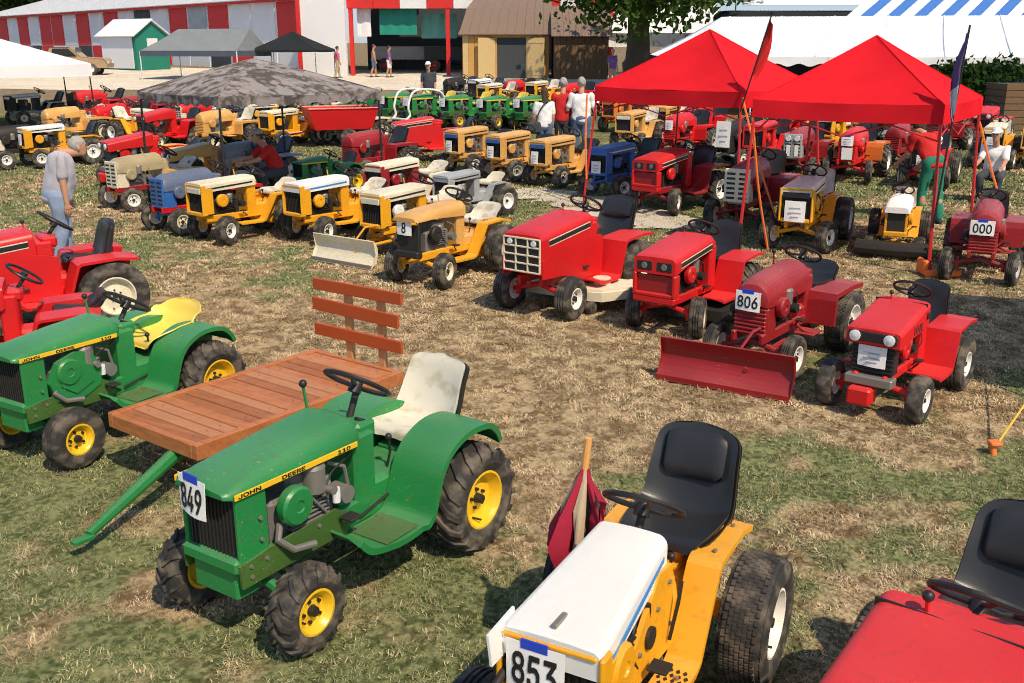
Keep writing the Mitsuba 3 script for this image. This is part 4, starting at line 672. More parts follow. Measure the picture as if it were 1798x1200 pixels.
# ------------------------------------------------------------------ canopies
def canopy(label, corners, z0, eave, peak, val, m, pole, poles=(0, 1, 2, 3), n=9, splay=.12, sag=.10, cat_='canopy', group=None, rpole=.018, scallop=0.0, straps=None):
    n = 19
    """pop-up canopy over four corners in order, eave and peak heights above z0."""
    k = top('canopy', label, cat_, group); c = np.array(corners, float); mid = c.mean(0)
    for i in range(4):
        a, b = c[i], c[(i + 1) % 4]; Pm = np.zeros((n, n, 3))
        for u in range(n):
            for v in range(n):
                s, t = u / (n - 1), v / (n - 1); e = a + (b - a) * s; q = e + (mid - e) * t
                Pm[u, v] = [q[0], q[1], z0 + eave + (peak - eave) * (t - sag * math.sin(math.pi * t) * (1 - .8 * abs(2 * s - 1) ** 2)) - .02 * math.sin(math.pi * s) * (1 - t)]
        Pm[:, :, 2] += .030 * (meshkit.fbm(np.stack([Pm[..., 0] * 1.6 + i, Pm[..., 1] * 1.6, Pm[..., 2] * 3], -1), 3) - .5) * (np.sin(np.pi * np.linspace(0, 1, n))[:, None] * np.minimum(1, np.linspace(0, 1, n)[::-1] * 4)[None, :])
        put(f'{k}__roof_panel', P(shell(Pm, .004), 50), m)
        put(f'{k}__seam', tube(np.stack([Pm[0, :, 0], Pm[0, :, 1], Pm[0, :, 2] + .004], 1), .010, 5), m)
        V = np.array([[[*(a + (b - a) * s), z0 + eave - .02 * math.sin(math.pi * s) - val * t * (1 + scallop * math.cos(8 * 2 * math.pi * s))] for t in np.linspace(0, 1, 3)] for s in np.linspace(0, 1, 41 if scallop else 13)])
        V[:, :, :2] += (V[:, :, :2] - mid) * .004; V[:, 1:, :2] += (.012 * np.sin(np.linspace(0, 9 + i, V.shape[0])))[:, None, None] * np.array((b - a)[::-1] * [1, -1]) / np.linalg.norm(b - a)
        put(f'{k}__valance', P(shell(V, .003), 50), m)
    for i in poles:
        p = c[i] + (mid - c[i]) * .02; q = p + (p - mid) / np.linalg.norm(p - mid) * splay; zb = gz(q[1])
        put(f'{k}__leg', tube([[*q, zb], [*((q * .55 + p * .45)), zb + (z0 + eave - zb) * .45], [*p, z0 + eave - .03]], [rpole * 1.25, rpole * 1.2, rpole], 6), pole)
        put(f'{k}__foot', xf(bx(-.06, .06, -.06, .06, 0, .012, .003), t=[*q, zb + .003]), pole)
    for i in range(4):
        a, b = c[i] + (mid - c[i]) * .03, c[(i + 1) % 4] + (mid - c[(i + 1) % 4]) * .03; zt, zb = z0 + eave - .08, z0 + eave - .42; h = (a + b) / 2
        if pole in ('pole_red',): put(f'{k}__truss', cat(tube([[*a, zt], [*h, zb], [*b, zt]], .011, 5), tube([[*a, zb], [*h, zt], [*b, zb]], .011, 5)), pole)
    return k
NR, LL, FR = np.array([5.05, 11.95]), np.array([3.13, 13.27]), np.array([6.37, 13.87])
canopy('right red pop-up canopy with a low peak over the tractors', [NR, FR, FR + LL - NR, LL], 0, 2.03, 2.82, .22, 'canopy_red', 'pole_red')
NR2, LL2, FR2 = np.array([3.45, 15.4]), np.array([1.42, 17.5]), np.array([5.2, 17.4])
canopy('left red pop-up canopy beside the three standing people', [NR2, FR2, FR2 + LL2 - NR2, LL2], 0, 2.03, 2.95, .24, 'canopy_red', 'pole_red', splay=.2)
canopy('low camouflage patterned canopy on black poles', [(-6.4, 17.55), (-4.45, 15.5), (-2.25, 17.6), (-4.45, 19.8)], 0.02, 1.93, 2.46, .14, 'canopy_camo', 'pole_black', sag=-.16, splay=.03, scallop=.18)
canopy('white canopy tent cut by the left edge of the picture', [(-11.9, 29.2), (-14.7, 33.9), (-19.4, 31.1), (-16.6, 26.4)], .25, 1.95, 2.85, .34, 'canopy_white', 'pole_black', splay=.05, sag=.05)
k = top('canopy', 'long grey canopy with a ridge in front of the red and white building', 'canopy'); A_, B_, C_, D_ = (np.array(q) for q in ((-20.3, 56.6), (-14.6, 55.0), (-13.6, 58.6), (-19.3, 60.2))); RA, RB = (A_ + D_) / 2 + (B_ - A_) * .22, (B_ + C_) / 2 - (B_ - A_) * .03
for a, b, c, d in ((A_, B_, RB, RA), (C_, D_, RA, RB), (D_, A_, RA, RA), (B_, C_, RB, RB)):
    put(f'{k}__roof_panel', P(shell(np.array([[[*((a + (b - a) * s) * (1 - t) + (d + (c - d) * s) * t), 2.42 + 1.15 * t - .08 * math.sin(math.pi * t)] for t in np.linspace(0, 1, 5)] for s in np.linspace(0, 1, 7)]), .02), 50), 'canopy_grey')
    put(f'{k}__valance', P(shell(np.array([[[*(a + (b - a) * s), 2.41 - .28 * t] for t in (0, 1)] for s in np.linspace(0, 1, 7)]), .02), 50), 'canopy_slate')
for q in (A_, B_, C_, D_): put(f'{k}__leg', tube([[*q, gz(q[1])], [*q, 2.4]], .03, 6), 'pole_white')
canopy('small black canopy beside the white end wall', [(-14.3, 56.9), (-10.6, 56.0), (-10.0, 58.6), (-13.7, 59.5)], .88, 1.6, 2.55, .12, 'canopy_black', 'pole_black', splay=.0)
canopy('white canopy outside the right edge that throws the dark shadow', [(4.75, 6.5), (5.75, 9.5), (8.7, 8.5), (7.7, 5.5)], 0, 2.1, 2.9, .22, 'canopy_white', 'pole_white')
# tall flags tied to the canopy corners, guy rope with its stake, orange straps
def flag(name, label, p0, p1, m, u0, u1, w, droop, extra=None):
    k = top(name, label, 'flag'); p0, p1 = np.array(p0, float), np.array(p1, float); put(f'{k}__pole', tube([p0, (p0 + p1) / 2, p1], .012, 6), 'pole_black'); Pm = np.zeros((9, 7, 3))
    for i, t in enumerate(np.linspace(0, 1, 9)):
        for j, s in enumerate(np.linspace(0, 1, 7)):
            q = p0 + (p1 - p0) * (u1 + (u0 - u1) * t); Pm[i, j] = q + np.array([s * w * math.sin(math.pi * (.12 + .8 * t)), .05 * math.sin(7 * s + 3 * t), -droop * s])
    put(f'{k}__cloth', P(shell(Pm, .003), 60), m)
    if extra: Q = Pm[5:, 2:].copy(); Q[:, :, 1] -= .006; put(f'{k}__light_patch', P(shell(Q, .003), 60), extra)
flag('pennant_flag', 'red flag on a black pole at the corner of the left red canopy', (3.42, 15.3, 1.75), (3.74, 15.1, 3.12), 'flag_red', .42, .96, .13, .12)
flag('banner_flag', 'purple and white flag hanging on a black pole at the right red canopy', (5.05, 11.86, .6), (5.17, 11.80, 2.92), 'flag_purple', .60, .97, -.09, .14, 'flag_white')
solo('guy_rope', tube(smoothpath([(3.31, 6.36, .03), (4.4, 7.22, 1.0), (5.38, 8.2, 2.05)], 12), .008, 6), 'rope_yellow', 'yellow guy rope running up to the right from an orange stake', 'rope')
solo('tent_stake', cat(cyl([3.31, 6.34, -.02], [3.30, 6.36, .09], .022), bx(3.27, 3.35, 6.31, 6.39, .075, .10, .006)), 'strap_orange', 'orange tent stake in the grass at the right', 'stake')
for a, b, lab in (((3.45, 15.35, 1.95), (3.9, 14.2, .05), 'orange strap from the left red canopy down to the grass'), ((3.13, 13.27, 1.8), (3.50, 13.45, .03), 'orange strap beside the left leg of the right red canopy'), ((6.37, 13.87, 1.7), (6.9, 13.4, .05), 'orange strap at the far right leg of the right red canopy'), ((1.28, 17.5, 1.9), (1.28, 17.2, .5), 'orange strap hanging at the left corner of the left red canopy')):
    solo('tie_strap', tube(smoothpath([a, ((a[0] + b[0]) / 2 - .02, (a[1] + b[1]) / 2, (a[2] + b[2]) / 2 - .05), b], 8), .016, 5), 'strap_orange', lab, 'strap')
solo('strap_bag', cat(bx(4.98, 5.42, 11.72, 11.82, .012, .10, .03), bx(5.0, 5.06, 11.84, 12.1, .01, .20, .02)), 'strap_orange', 'orange folded strap on the ground at the foot of the right canopy', 'strap')

# ------------------------------------------------------------------ wooden trailer, dump cart, folded umbrella
k = top('flat_trailer', 'wooden flat trailer with red stake rack and green drawbar', 'trailer'); M = at(-1.70, 6.46, -2.22); LT, WT = 1.78, .94
N = 17
for i in range(N):
    a0 = -LT / 2 + .05 + i * (LT - .10) / N; put(f'{k}__deck_board', bx(a0 + .003, a0 + (LT - .1) / N - .004, -WT / 2 + .055, WT / 2 - .055, .395 + .0025 * (i * 7 % 4), .42 + .0025 * (i * 7 % 4), .005), ('cedar', 'cedar_b', 'cedar_c')[(i * 5 + i // 3) % 3], M)
    for y in (-.3, .3): put(f'{k}__screw', cyl([a0 + .05, y, .42], [a0 + .05, y, .4305], .006, n=6), 'worn_metal', M)
for s in (1, -1): put(f'{k}__side_rail', bx(-LT / 2, LT / 2, s * (WT / 2 - .026) - .026, s * (WT / 2 - .026) + .026, .33, .432, .006), 'cedar', M)
for s in (1, -1): put(f'{k}__end_rail', bx(s * (LT / 2 - .023) - .024, s * (LT / 2 - .023) + .024, -WT / 2 + .054, WT / 2 - .054, .33, .428, .006), 'cedar', M)
for y in (-.10, .24): put(f'{k}__stake', bx(-LT / 2 - .046, -LT / 2 - .006, y - .032, y + .032, .30, 1.0, .004), 'cedar_pale', M)
for z, j, w_ in ((.965, .012, .045), (.80, -.008, .05), (.605, .006, .047)): put(f'{k}__rack_slat', xf(bx(-.0125, .0125, -WT / 2 + .02 + j, WT / 2 - .01 + j * 2, -w_, w_, .005), rx=j, t=[-LT / 2 + .0085, 0, z]), 'cedar_red', M)
put(f'{k}__drawbar', tube([[.2, .0, .30], [LT / 2, .20, .29], [1.2, .29, .21], [1.58, .41, .12]], [.05, .045, .038, .024], 8), 'paint_green', M)
put(f'{k}__drawbar__hitch', bx(1.56, 1.68, .39, .44, .095, .12, .004), 'paint_green', M)
put(f'{k}__axle', tube([[.08, -.42, .2], [.08, .42, .2]], .02, 6), 'black_iron', M)
tw = (P(tyre(.20, .13, .10, 'plain', 30), 30), P(rim(.13, .10, 20), 30))
for i, s in enumerate((1, -1)):
    w = 'wheel' + ('_001' if i else ''); MM = M @ T().translate([.30, s * .40, .20]).rotate([0, 0, 1], 0 if s > 0 else 180); put(f'{k}__{w}__tyre', tw[0], 'rubber', MM); put(f'{k}__{w}__rim', tw[1], 'rim_yellow', MM)
k = top('dump_cart', 'red steel dump cart behind the bright red tractor', 'cart'); M = at(-4.45, 26.3, -2.75, s=1.05)
o = np.array([[-.85, -.55], [.85, -.55], [.85, .55], [-.85, .55]]); A = [[x * .82, y * .82, .42] for x, y in o]; B = [[x, y, .92] for x, y in o]; C = [[x * .97, y * .97, .92] for x, y in o]; D = [[x * .79, y * .79, .46] for x, y in o]
put(f'{k}__body', P(loft([A, B, C, D]), False), 'paint_red', M); put(f'{k}__rim', tube([b for b in B], .025, 6, closed=True), 'paint_red', M); put(f'{k}__drawbar', tube([[.6, 0, .4], [1.5, 0, .3]], .025, 6), 'paint_dark_red', M); put(f'{k}__axle', tube([[-.1, -.5, .22], [-.1, .5, .22]], .025, 6), 'black_iron', M)
for i, s in enumerate((1, -1)): put(f'{k}__wheel' + ('_001' if i else '') + '__tyre', tw[0], 'rubber', M @ T().translate([-.1, s * .5, .22]).scale(1.1).rotate([0, 0, 1], 0 if s > 0 else 180)); put(f'{k}__wheel' + ('_001' if i else '') + '__rim', tw[1], 'rim_white', M @ T().translate([-.1, s * .5, .22]).scale(1.1).rotate([0, 0, 1], 0 if s > 0 else 180))
k = top('folded_umbrella', 'folded red and beige umbrella with an orange handle beside the white hood', 'umbrella'); M = T().translate([.265, 3.88, .34]).rotate([1, 0, 0], -2).rotate([0, 1, 0], 4).scale(.80)
put(f'{k}__handle', tube([[0, 0, .70], [0, 0, .84], [.004, 0, .97]], [.013, .021, .019], 10), 'wood_handle', M); put(f'{k}__shaft', tube([[0, 0, .02], [0, 0, .72]], .010, 8), 'worn_metal', M)
for i in range(8):
    a0, a1 = (i - .5) * math.pi / 4, (i + .5) * math.pi / 4; Pm = []
    for z, r0 in ((.80, .022), (.74, .04), (.60, .095), (.46, .125), (.36, .115), (.22, .05), (.12, .02)):
        row = []
        for t in np.linspace(0, 1, 5):
            a = a0 + (a1 - a0) * t; r = r0 * (1 + (.45 if i % 2 else .12) * math.cos((t - .5) * 2 * math.pi) * (z < .75) + (.25 if i % 2 and .3 < z < .62 else 0)) * (1.12 if i in (0, 5) else .95); row.append([r * math.cos(a), r * math.sin(a), z - .05 * (i % 2) * (r > .09)])
        Pm.append(row)
    Pm = np.array(Pm); Pm += (meshkit.noise(Pm * [17, 17, 9] + i, 4) - .5)[..., None] * np.array([.11, .11, .05]) * np.clip((.78 - Pm[..., 2:]) * 4, 0, 1)
    put(f'{k}__panel', P(shell(Pm, .003), 50), 'cloth_beige' if i in (1, 4, 6) else 'cloth_maroon', M)

# ------------------------------------------------------------------ people
def person(label, x, y, face, h=1.73, shirt='cloth_white', legs='denim', hair='hair_brown', cap=None, shorts=False, bare=False, long_hair=False, lean=0.0, head=0.0, arms=((.10, -.10), (.10, .10)), elbow=(.25, .25), kneel=False, stride=.06, wide=1.0, z=None):
    k = top('person', label, 'person'); S = h / 1.73; J = {}
    hipz = .92 if not kneel else .50
    def up(p):            # the upper body leans forward about the hip
        px, py, pz = p; c, s = math.cos(lean), math.sin(lean); return np.array([px * c + (pz - .0) * s, py, pz * c - px * s]) + [0, 0, hipz]
    neck, chest, belly = up((.0, 0, .54)), up((.01, 0, .38)), up((.02, 0, .14)); hd = up((.02, 0, .54)) + np.array([math.sin(lean + head) * .17 + .02, 0, math.cos(lean + head) * .17])
    sph = lambda p, r, n=16: m3.Manifold.sphere(r, n).translate(list(map(float, p)))
    hull = lambda *b: m3.Manifold.batch_hull([sph(p, r) for p, r in b])
    ell = lambda p, r, s: m3.Manifold.sphere(1.0, 20).scale([r * s[0], r * s[1], r * s[2]]).translate(list(map(float, p)))
    body, sh, tr, shoes = [], [], [], []
    body += [m3.Manifold.batch_hull([ell(hd + [0, 0, .02], .1, (.98, .76, 1.05)), ell(hd + [.035, 0, -.075], .05, (1, .95, .8))]), ell(hd + [.098, 0, -.012], .018, (1, .8, 1.4))] + [ell(hd + [-.005, s * .078, -.01], .026, (.7, .4, 1.1)) for s in (1, -1)]
    body.append(hull((neck - [0, 0, .02], .058), (hd - [.0, 0, .06], .055)))
    wy = .165 * wide
    for s in (1, -1):
        sd = up((-.01, s * (wy + .015), .47)); f, o = arms[0 if s > 0 else 1]; e = sd + np.array([math.sin(f) * .29, s * abs(math.sin(o)) * .29, -math.cos(f) * .29]); f2 = f + elbow[0 if s > 0 else 1]; w = e + np.array([math.sin(f2) * .26, s * abs(math.sin(o)) * .10, -math.cos(f2) * .26])
        body += [hull((sd, .05), (e, .040)), hull((e, .041), (w, .028))]; d = (w - e) / np.linalg.norm(w - e); sv = np.cross(d, [0, 1, 0]); pm = w + d * .055
        body.append(hull((w, .025), (pm + sv * .02, .018), (pm - sv * .02, .018)))
        for q, L_ in ((-.030, .06), (-.010, .075), (.010, .07), (.030, .055)): a = pm + d * .02 + sv * q; body.append(hull((a, .0105), (a + d * L_ * .6 + [0, -s * .008, 0], .010))); body.append(hull((a + d * L_ * .6 + [0, -s * .008, 0], .010), (a + d * L_ + [0, -s * .025, 0], .009)))
        body.append(hull((w + d * .02 + sv * .02, .013), (w + d * .06 + sv * .05 + [0, -s * .01, 0], .011)))
        sh.append(hull((sd, .068), (sd + (e - sd) * .72, .062))); hp = np.array([0, s * .095 * wide, hipz])
        if kneel: kn, an = np.array([.38, s * .16, .46]), np.array([.30, s * .14, .10])
        else: kn, an = np.array([.03 + s * stride * .5, s * .10, .50]), np.array([-.02 + s * stride, s * .10, .09])
        body += [hull((hp, .085), (kn, .055)), hull((kn, .055), (kn * .6 + an * .4 - [.02, 0, 0], .056), (an, .036))]
        tr.append(hull((hp, .105 * wide), (kn if not shorts else hp * .15 + kn * .85, .075)))
        if not shorts: tr.append(hull((kn, .075), (an + [0, 0, .01], .058)))
        shoes.append(m3.Manifold.batch_hull([sph(an + [-.03, 0, -.045], .044, 10), sph(an + [.12, s * .015, -.055], .036, 10), sph(an + [.17, s * .015, -.062], .026, 10)]).trim_by_plane([0, 0, 1], an[2] - .09))
    tr += [m3.Manifold.batch_hull([ell(np.array([0, 0, hipz + .02]), .155 * wide, (.86, 1.15, .75)), ell(np.array([0, 0, hipz - .06]), .14 * wide, (.8, 1.2, .7))])]
    body.append(m3.Manifold.batch_hull([ell(chest, .125, (.85, 1.25, .9)), ell(belly, .12 * wide, (.9, 1.15, .9)), ell([0, 0, hipz], .12, (.9, 1.2, .8))]))
    sh += [m3.Manifold.batch_hull([ell(up((-.005, s * wy * .75, .455)), .075, (1, 1, .7)) for s in (1, -1)] + [ell(chest, .148 * wide, (.86, 1.2, .9))]), m3.Manifold.batch_hull([ell(chest, .148 * wide, (.86, 1.2, .9)), ell(belly, .150 * wide, (.95, 1.18, .8)), ell(up((.01, 0, -.02)), .155 * wide, (.92, 1.16, .55))])]
    def fuse(a, e=.05, it=8):
        m = m3.Manifold.batch_boolean(a, m3.OpType.Add).refine_to_length(e).to_mesh(); t = trimesh.Trimesh(m.vert_properties[:, :3], m.tri_verts); trimesh.smoothing.filter_taubin(t, iterations=it); return t
    near = y < 25; MM = at(x, y, face, z, S); e = .030 if near else .06
    put(f'{k}__body', P(fuse(body, e * .8, 4), 70), 'skin', MM)
    if not bare:
        t = fuse(sh, e); nz = meshkit.noise(t.vertices * [7, 9, 9] + x, 2) - .5; t.vertices += t.vertex_normals * (nz * .034)[:, None]; put(f'{k}__shirt', P(t, 70), shirt, MM)
    t = fuse(tr, e); nz = meshkit.noise(t.vertices * [11, 11, 6] + y, 3) - .5; t.vertices += t.vertex_normals * (nz * .030)[:, None]; put(f'{k}__' + ('shorts' if shorts else 'trousers'), P(t, 70), legs, MM)
    for s in shoes: put(f'{k}__shoe', P(s, 40), 'cloth_dark', MM)
    ha = [ell(hd + [-.012, 0, .035], .108, (.98, .80, .98)).trim_by_plane([-.75, 0, .66], float((hd @ [-.75, 0, .66]) - .012))]
    if long_hair: ha.append(m3.Manifold.batch_hull([ell(hd + [-.05, 0, .0], .085, (.8, .95, 1)), ell(hd + [-.085, 0, -.20], .06, (.6, 1.2, 1))]))
    t = fuse(ha, .02, 2); t.vertices += t.vertex_normals * ((meshkit.noise(t.vertices * [60, 60, 30], 5) - .6) * .018)[:, None]; put(f'{k}__hair', P(t, 50), hair, MM)
    if cap: put(f'{k}__cap', P(fuse([ell(hd + [-.004, 0, .045], .112, (1.02, .84, .92)).trim_by_plane([0, 0, 1], float(hd[2] + .045)), m3.Manifold.cylinder(.014, .075, .075, 20).scale([1.2, 1, 1]).translate(list(map(float, hd + [.115, 0, .045])))], .03, 3), 70), cap, MM)
    for s in (1, -1): put(f'{k}__eye', xf(trimesh.creation.icosphere(1, .011), t=hd + [.088, s * .034, .02]), 'ink_black', MM)
    return k
person('man in grey t-shirt and light jeans bending his head behind the big red tractor', -5.66, 12.4, .5, 1.73, 'cloth_tshirt_grey', 'denim_light', 'hair_grey', lean=.20, head=1.1, arms=((.05, .1), (-.05, .05)), elbow=(.15, .1), wide=1.3)
person('man in white t-shirt and dark jeans with grey hair, seen from behind', 1.55, 22.9, 1.5, 1.86, 'cloth_white', 'denim', 'hair_grey', arms=((.1, .3), (.1, .3)), elbow=(.9, .9), wide=1.1)
person('woman in white top with long brown hair beside the red shirted man', .72, 22.6, 1.9, 1.66, 'cloth_white', 'denim', 'hair_brown', long_hair=True, arms=((.2, .2), (.0, .1)))
k = top('shoulder_bag', 'dark shoulder bag hanging at the hip of the woman in white', 'bag'); put(f'{k}__pouch', rbox(.30, .12, .26, (.50, 22.5, .95), .04), 'cloth_dark'); put(f'{k}__strap', tube(smoothpath([(.52, 22.46, 1.05), (.62, 22.40, 1.35), (.80, 22.50, 1.56), (.75, 22.70, 1.45)], 12), .016, 6), 'cloth_dark')
person('man in a bright red shirt between the two people in white', 1.15, 23.1, 1.4, 1.84, 'cloth_red', 'cloth_dark', 'hair_grey', arms=((.3, .1), (.1, .1)))
person('person in red shirt and grey cap crouching beside the green tractor', -4.15, 18.0, -2.6, 1.75, 'cloth_red', 'cloth_dark', 'hair_brown', cap='cloth_tshirt_grey', kneel=True, lean=.5, arms=((.9, .1), (.9, .1)), elbow=(.5, .5))
person('person with pale cap and dark clothes behind the green row', -2.72, 33.6, -1.7, 1.8, 'cloth_dark', 'cloth_dark', 'hair_grey', cap='canopy_white')
person('person in pink top walking on the gravel road', -9.9, 58.6, .4, 1.72, 'cloth_pink', 'cloth_beige', 'hair_brown', stride=.15)
person('shirtless man in blue shorts on the gravel road', -7.95, 59.4, .2, 1.80, 'cloth_white', 'denim', 'hair_brown', bare=True, shorts=True, stride=.15)
person('person in purple top and pale shorts on the gravel road', -7.05, 59.2, .1, 1.72, 'cloth_purple', 'cloth_white', 'hair_brown', shorts=True, stride=.12)
person('person in purple shirt standing by the tree trunk', 4.9, 50.5, -1.2, 1.78, 'cloth_purple', 'cloth_beige', 'hair_grey')
person('person in red shirt and green trousers bending over a tractor under the right canopy', 6.55, 15.6, 1.9, 1.76, 'cloth_red', 'cloth_green', 'hair_brown', lean=.62, head=.4, arms=((.35, .1), (.3, .1)), elbow=(.5, .5), stride=.10)
person('person in white shirt and white cap crouching near the right edge', 8.55, 17.8, -2.2, 1.7, 'cloth_white', 'cloth_dark', 'hair_grey', cap='cloth_white', kneel=True, lean=.25, arms=((.7, .1), (.7, .1)), elbow=(.6, .6))

# ------------------------------------------------------------------ buildings and tents far behind
def wallbox(p, q, th, z0, z1, off=0.0, u0=0.0, u1=1.0):
    p, q = np.array(p, float), np.array(q, float); d = q - p; L = np.linalg.norm(d); d /= L; nr = np.array([d[1], -d[0]]); a = p + d * L * u0 + nr * off; b = p + d * L * u1 + nr * off
    c = [a, b, b - nr * th, a - nr * th]; return loft([[[*x, z0] for x in c], [[*x, z1] for x in c]])
k = top('fair_building', 'long red and white fairground building with grey metal roof', 'building'); pA, pB = (-57.0, 112.0), (-10.6, 61.3)
put(f'{k}__wall', wallbox(pA, pB, .3, 1.0, 5.35), 'wall_white')
us = np.linspace(0, 1, 23); pat = 'rwrwrwrrwrwrwdwrgrwwrrww'
for i in range(22):
    c = {'r': 'wall_red', 'w': 'wall_white', 'd': 'wall_dark', 'g': 'paint_grey'}[pat[i]]; put(f'{k}__wall_panel', wallbox(pA, pB, .06, 2.7, 5.30, .06, us[i] + .002, us[i + 1] - .002), c)
    put(f'{k}__lower_panel', wallbox(pA, pB, .06, 1.0, 2.66, .05, us[i] + .002, us[i + 1] - .002), ('wall_white', 'wall_dark', 'wall_red', 'wall_white')[i % 4])
put(f'{k}__fascia', wallbox(pA, pB, .12, 5.30, 5.52, .45), 'wall_red')
d = (np.array(pB) - pA) / np.linalg.norm(np.array(pB) - pA); nr = np.array([d[1], -d[0]]); a, b = np.array(pA), np.array(pB)
for i in range(24):
    s0, s1 = a + (b - a) * (i / 24), a + (b - a) * ((i + 1) / 24 - .002); Pm = np.array([[[*(s + nr * o), z] for o, z in ((.5, 5.5), (-4, 6.7), (-8, 7.8))] for s in (s0, s1)]); put(f'{k}__roof_sheet', P(shell(Pm, .05), False), 'roof_grey')
put(f'{k}__end_wall', bx(-12.2, -9.65, 60.3, 60.9, .8, 7.2, .02), 'wall_white'); put(f'{k}__post', bx(-12.42, -12.22, 60.15, 60.45, .8, 5.6, .01), 'wall_red')
k = top('open_shed_building', 'open sided fairground shed with red and white striped fascia', 'building')
for i, c in enumerate('rrwrwrwrwr'): x = -9.6 + i * 1.55; put(f'{k}__fascia_panel', bx(x, x + 1.53, 60.9 + .01 * (i % 2), 61.2, 4.75, 5.9, .01), 'wall_red' if c == 'r' else 'wall_white')
put(f'{k}__roof', P(shell(np.array([[[-9.6, 60.7, 5.95], [-9.6, 66, 7.4]], [[6, 60.7, 5.95], [6, 66, 7.4]]]), .08), False), 'roof_grey'); put(f'{k}__back_wall', bx(-9.6, 6, 69, 69.3, .9, 5.9), 'wall_dark')
for x in (-9.4, -3.75, 1.9, 5.8): put(f'{k}__post', bx(x - .12, x + .12, 60.95, 61.19, .9, 4.75, .01), 'wall_red')
def hang(name, label, x0, x1, y, z0, z1, m, cat_): 
    Pm = np.array([[[x, y + .08 * math.sin(9 * x) * (1 - t), z1 + (z0 - z1) * t] for t in np.linspace(0, 1, 4)] for x in np.linspace(x0, x1, 16)]); solo(name, shell(Pm, .02), m, label, cat_)
hang('tarpaulin', 'large green tarpaulin hanging under the striped fascia', -7.8, -5.6, 61.6, 3.3, 4.9, 'tarp_green', 'tarpaulin'); hang('tarpaulin', 'pale teal tarpaulin right of the large green one', -5.4, -3.3, 62.2, 3.1, 4.5, 'tarp_teal', 'tarpaulin'); hang('banner', 'white banner hanging at the left under the striped fascia', -9.1, -8.3, 61.5, 3.2, 4.8, 'canopy_white', 'banner')
def wagon(label, x, y, rz, m, L_=4.2, W_=1.8, zb=.75, hb=.8):
    k = top('farm_wagon', label, 'wagon'); M = at(x, y, rz)
    put(f'{k}__bed', cat(bx(-L_ / 2, L_ / 2, -W_ / 2, W_ / 2, zb, zb + .12), bx(-L_ / 2, L_ / 2, -W_ / 2, -W_ / 2 + .06, zb + .121, zb + hb), bx(-L_ / 2, L_ / 2, W_ / 2 - .06, W_ / 2, zb + .121, zb + hb), bx(-L_ / 2, -L_ / 2 + .06, -W_ / 2 + .061, W_ / 2 - .061, zb + .121, zb + hb)), m, M); put(f'{k}__drawbar', tube([[L_ / 2, 0, .6], [L_ / 2 + 1, 0, .4]], .05, 6), 'black_iron', M)
    for i, (a, b) in enumerate(((-1, -1), (-1, 1), (1, -1), (1, 1))):
        w = 'wheel' + (f'_{i:03d}' if i else ''); Mw = M @ T().translate([a * L_ * .33, b * W_ * .5, .42]).rotate([0, 0, 1], 0 if b > 0 else 180).scale(2.1); put(f'{k}__{w}__tyre', tw[0], 'rubber', Mw); put(f'{k}__{w}__rim', tw[1], 'rim_red', Mw)
wagon('dark grey farm wagon parked under the striped fascia', -6.6, 66.5, .1, 'paint_grey', 4.6, 1.9); wagon('dark farm wagon with red rail beside the brown shed', -3.6, 65.5, -.1, 'wall_dark', 3.6, 1.8); wagon('low brown wagon at the left end of the road', -30.5, 60.0, .3, 'plank_brown', 4.0, 1.8)
# parked vehicles
def car(label, x, y, rz, m, kind='pickup', name='parked_car', cat_='car'):
    k = top(name, label, cat_); M = at(x, y, rz); W_ = .88
    side = [(-2.5, .45), (-2.52, .95), (-1.0, 1.0), (-.75, 1.6), (.35, 1.62), (.95, 1.05), (2.25, .95), (2.45, .7), (2.4, .42)] if kind == 'pickup' else [(-2.2, .4), (-2.25, .95), (-1.9, 1.45), (.5, 1.5), (1.1, 1.0), (2.1, .85), (2.25, .6), (2.2, .4)]
    def ring(s, y): return [[a, y * (1 if z < 1.02 else .86), z] for a, z in s]
    put(f'{k}__body', P(loft([ring(side, -W_ + .06), ring(side, -W_), ring(side, W_), ring(side, W_ - .06)]), 20), m, M)
    win = Polygon([(-.70, 1.08), (-.60, 1.52), (.28, 1.54), (.75, 1.08)]) if kind == 'pickup' else Polygon([(-1.9, 1.02), (-1.7, 1.38), (.42, 1.42), (.85, 1.04)])
    for s in (1, -1): put(f'{k}__window', plate(win, .01, 'y', s * W_ * .90), 'car_glass', M)
    put(f'{k}__windscreen', xf(bx(-.006, .006, -.66, .66, -.26, .26), ry=-.85 + math.pi / 2 - .78, t=[.68 if kind == 'pickup' else .82, 0, 1.34 if kind == 'pickup' else 1.25]), 'car_glass', M)
    for i, (a, b) in enumerate(((-1.45, 1), (-1.45, -1), (1.5, 1), (1.5, -1))):
        w = 'wheel' + (f'_{i:03d}' if i else ''); Mw = M @ T().translate([a, b * .80, .34]).rotate([0, 0, 1], 0 if b > 0 else 180).scale(1.7); put(f'{k}__{w}__tyre', tw[0], 'rubber', Mw); put(f'{k}__{w}__rim', tw[1], 'rim_white', Mw)
    for s in (1, -1): put(f'{k}__headlight', bx(2.40, 2.47, s * .65 - .14, s * .65 + .14, .66, .78, .02), 'lamp_glass', M)
car('tan pickup truck parked left of the green shed', -26.6, 62.0, .15, 'car_tan', 'pickup', 'pickup_truck', 'truck'); car('dark maroon car behind the tan pickup truck', -32.5, 68.5, .2, 'car_red', 'wagon'); car('dark blue car parked behind the tree', 8.3, 55.5, .1, 'car_dark', 'wagon')
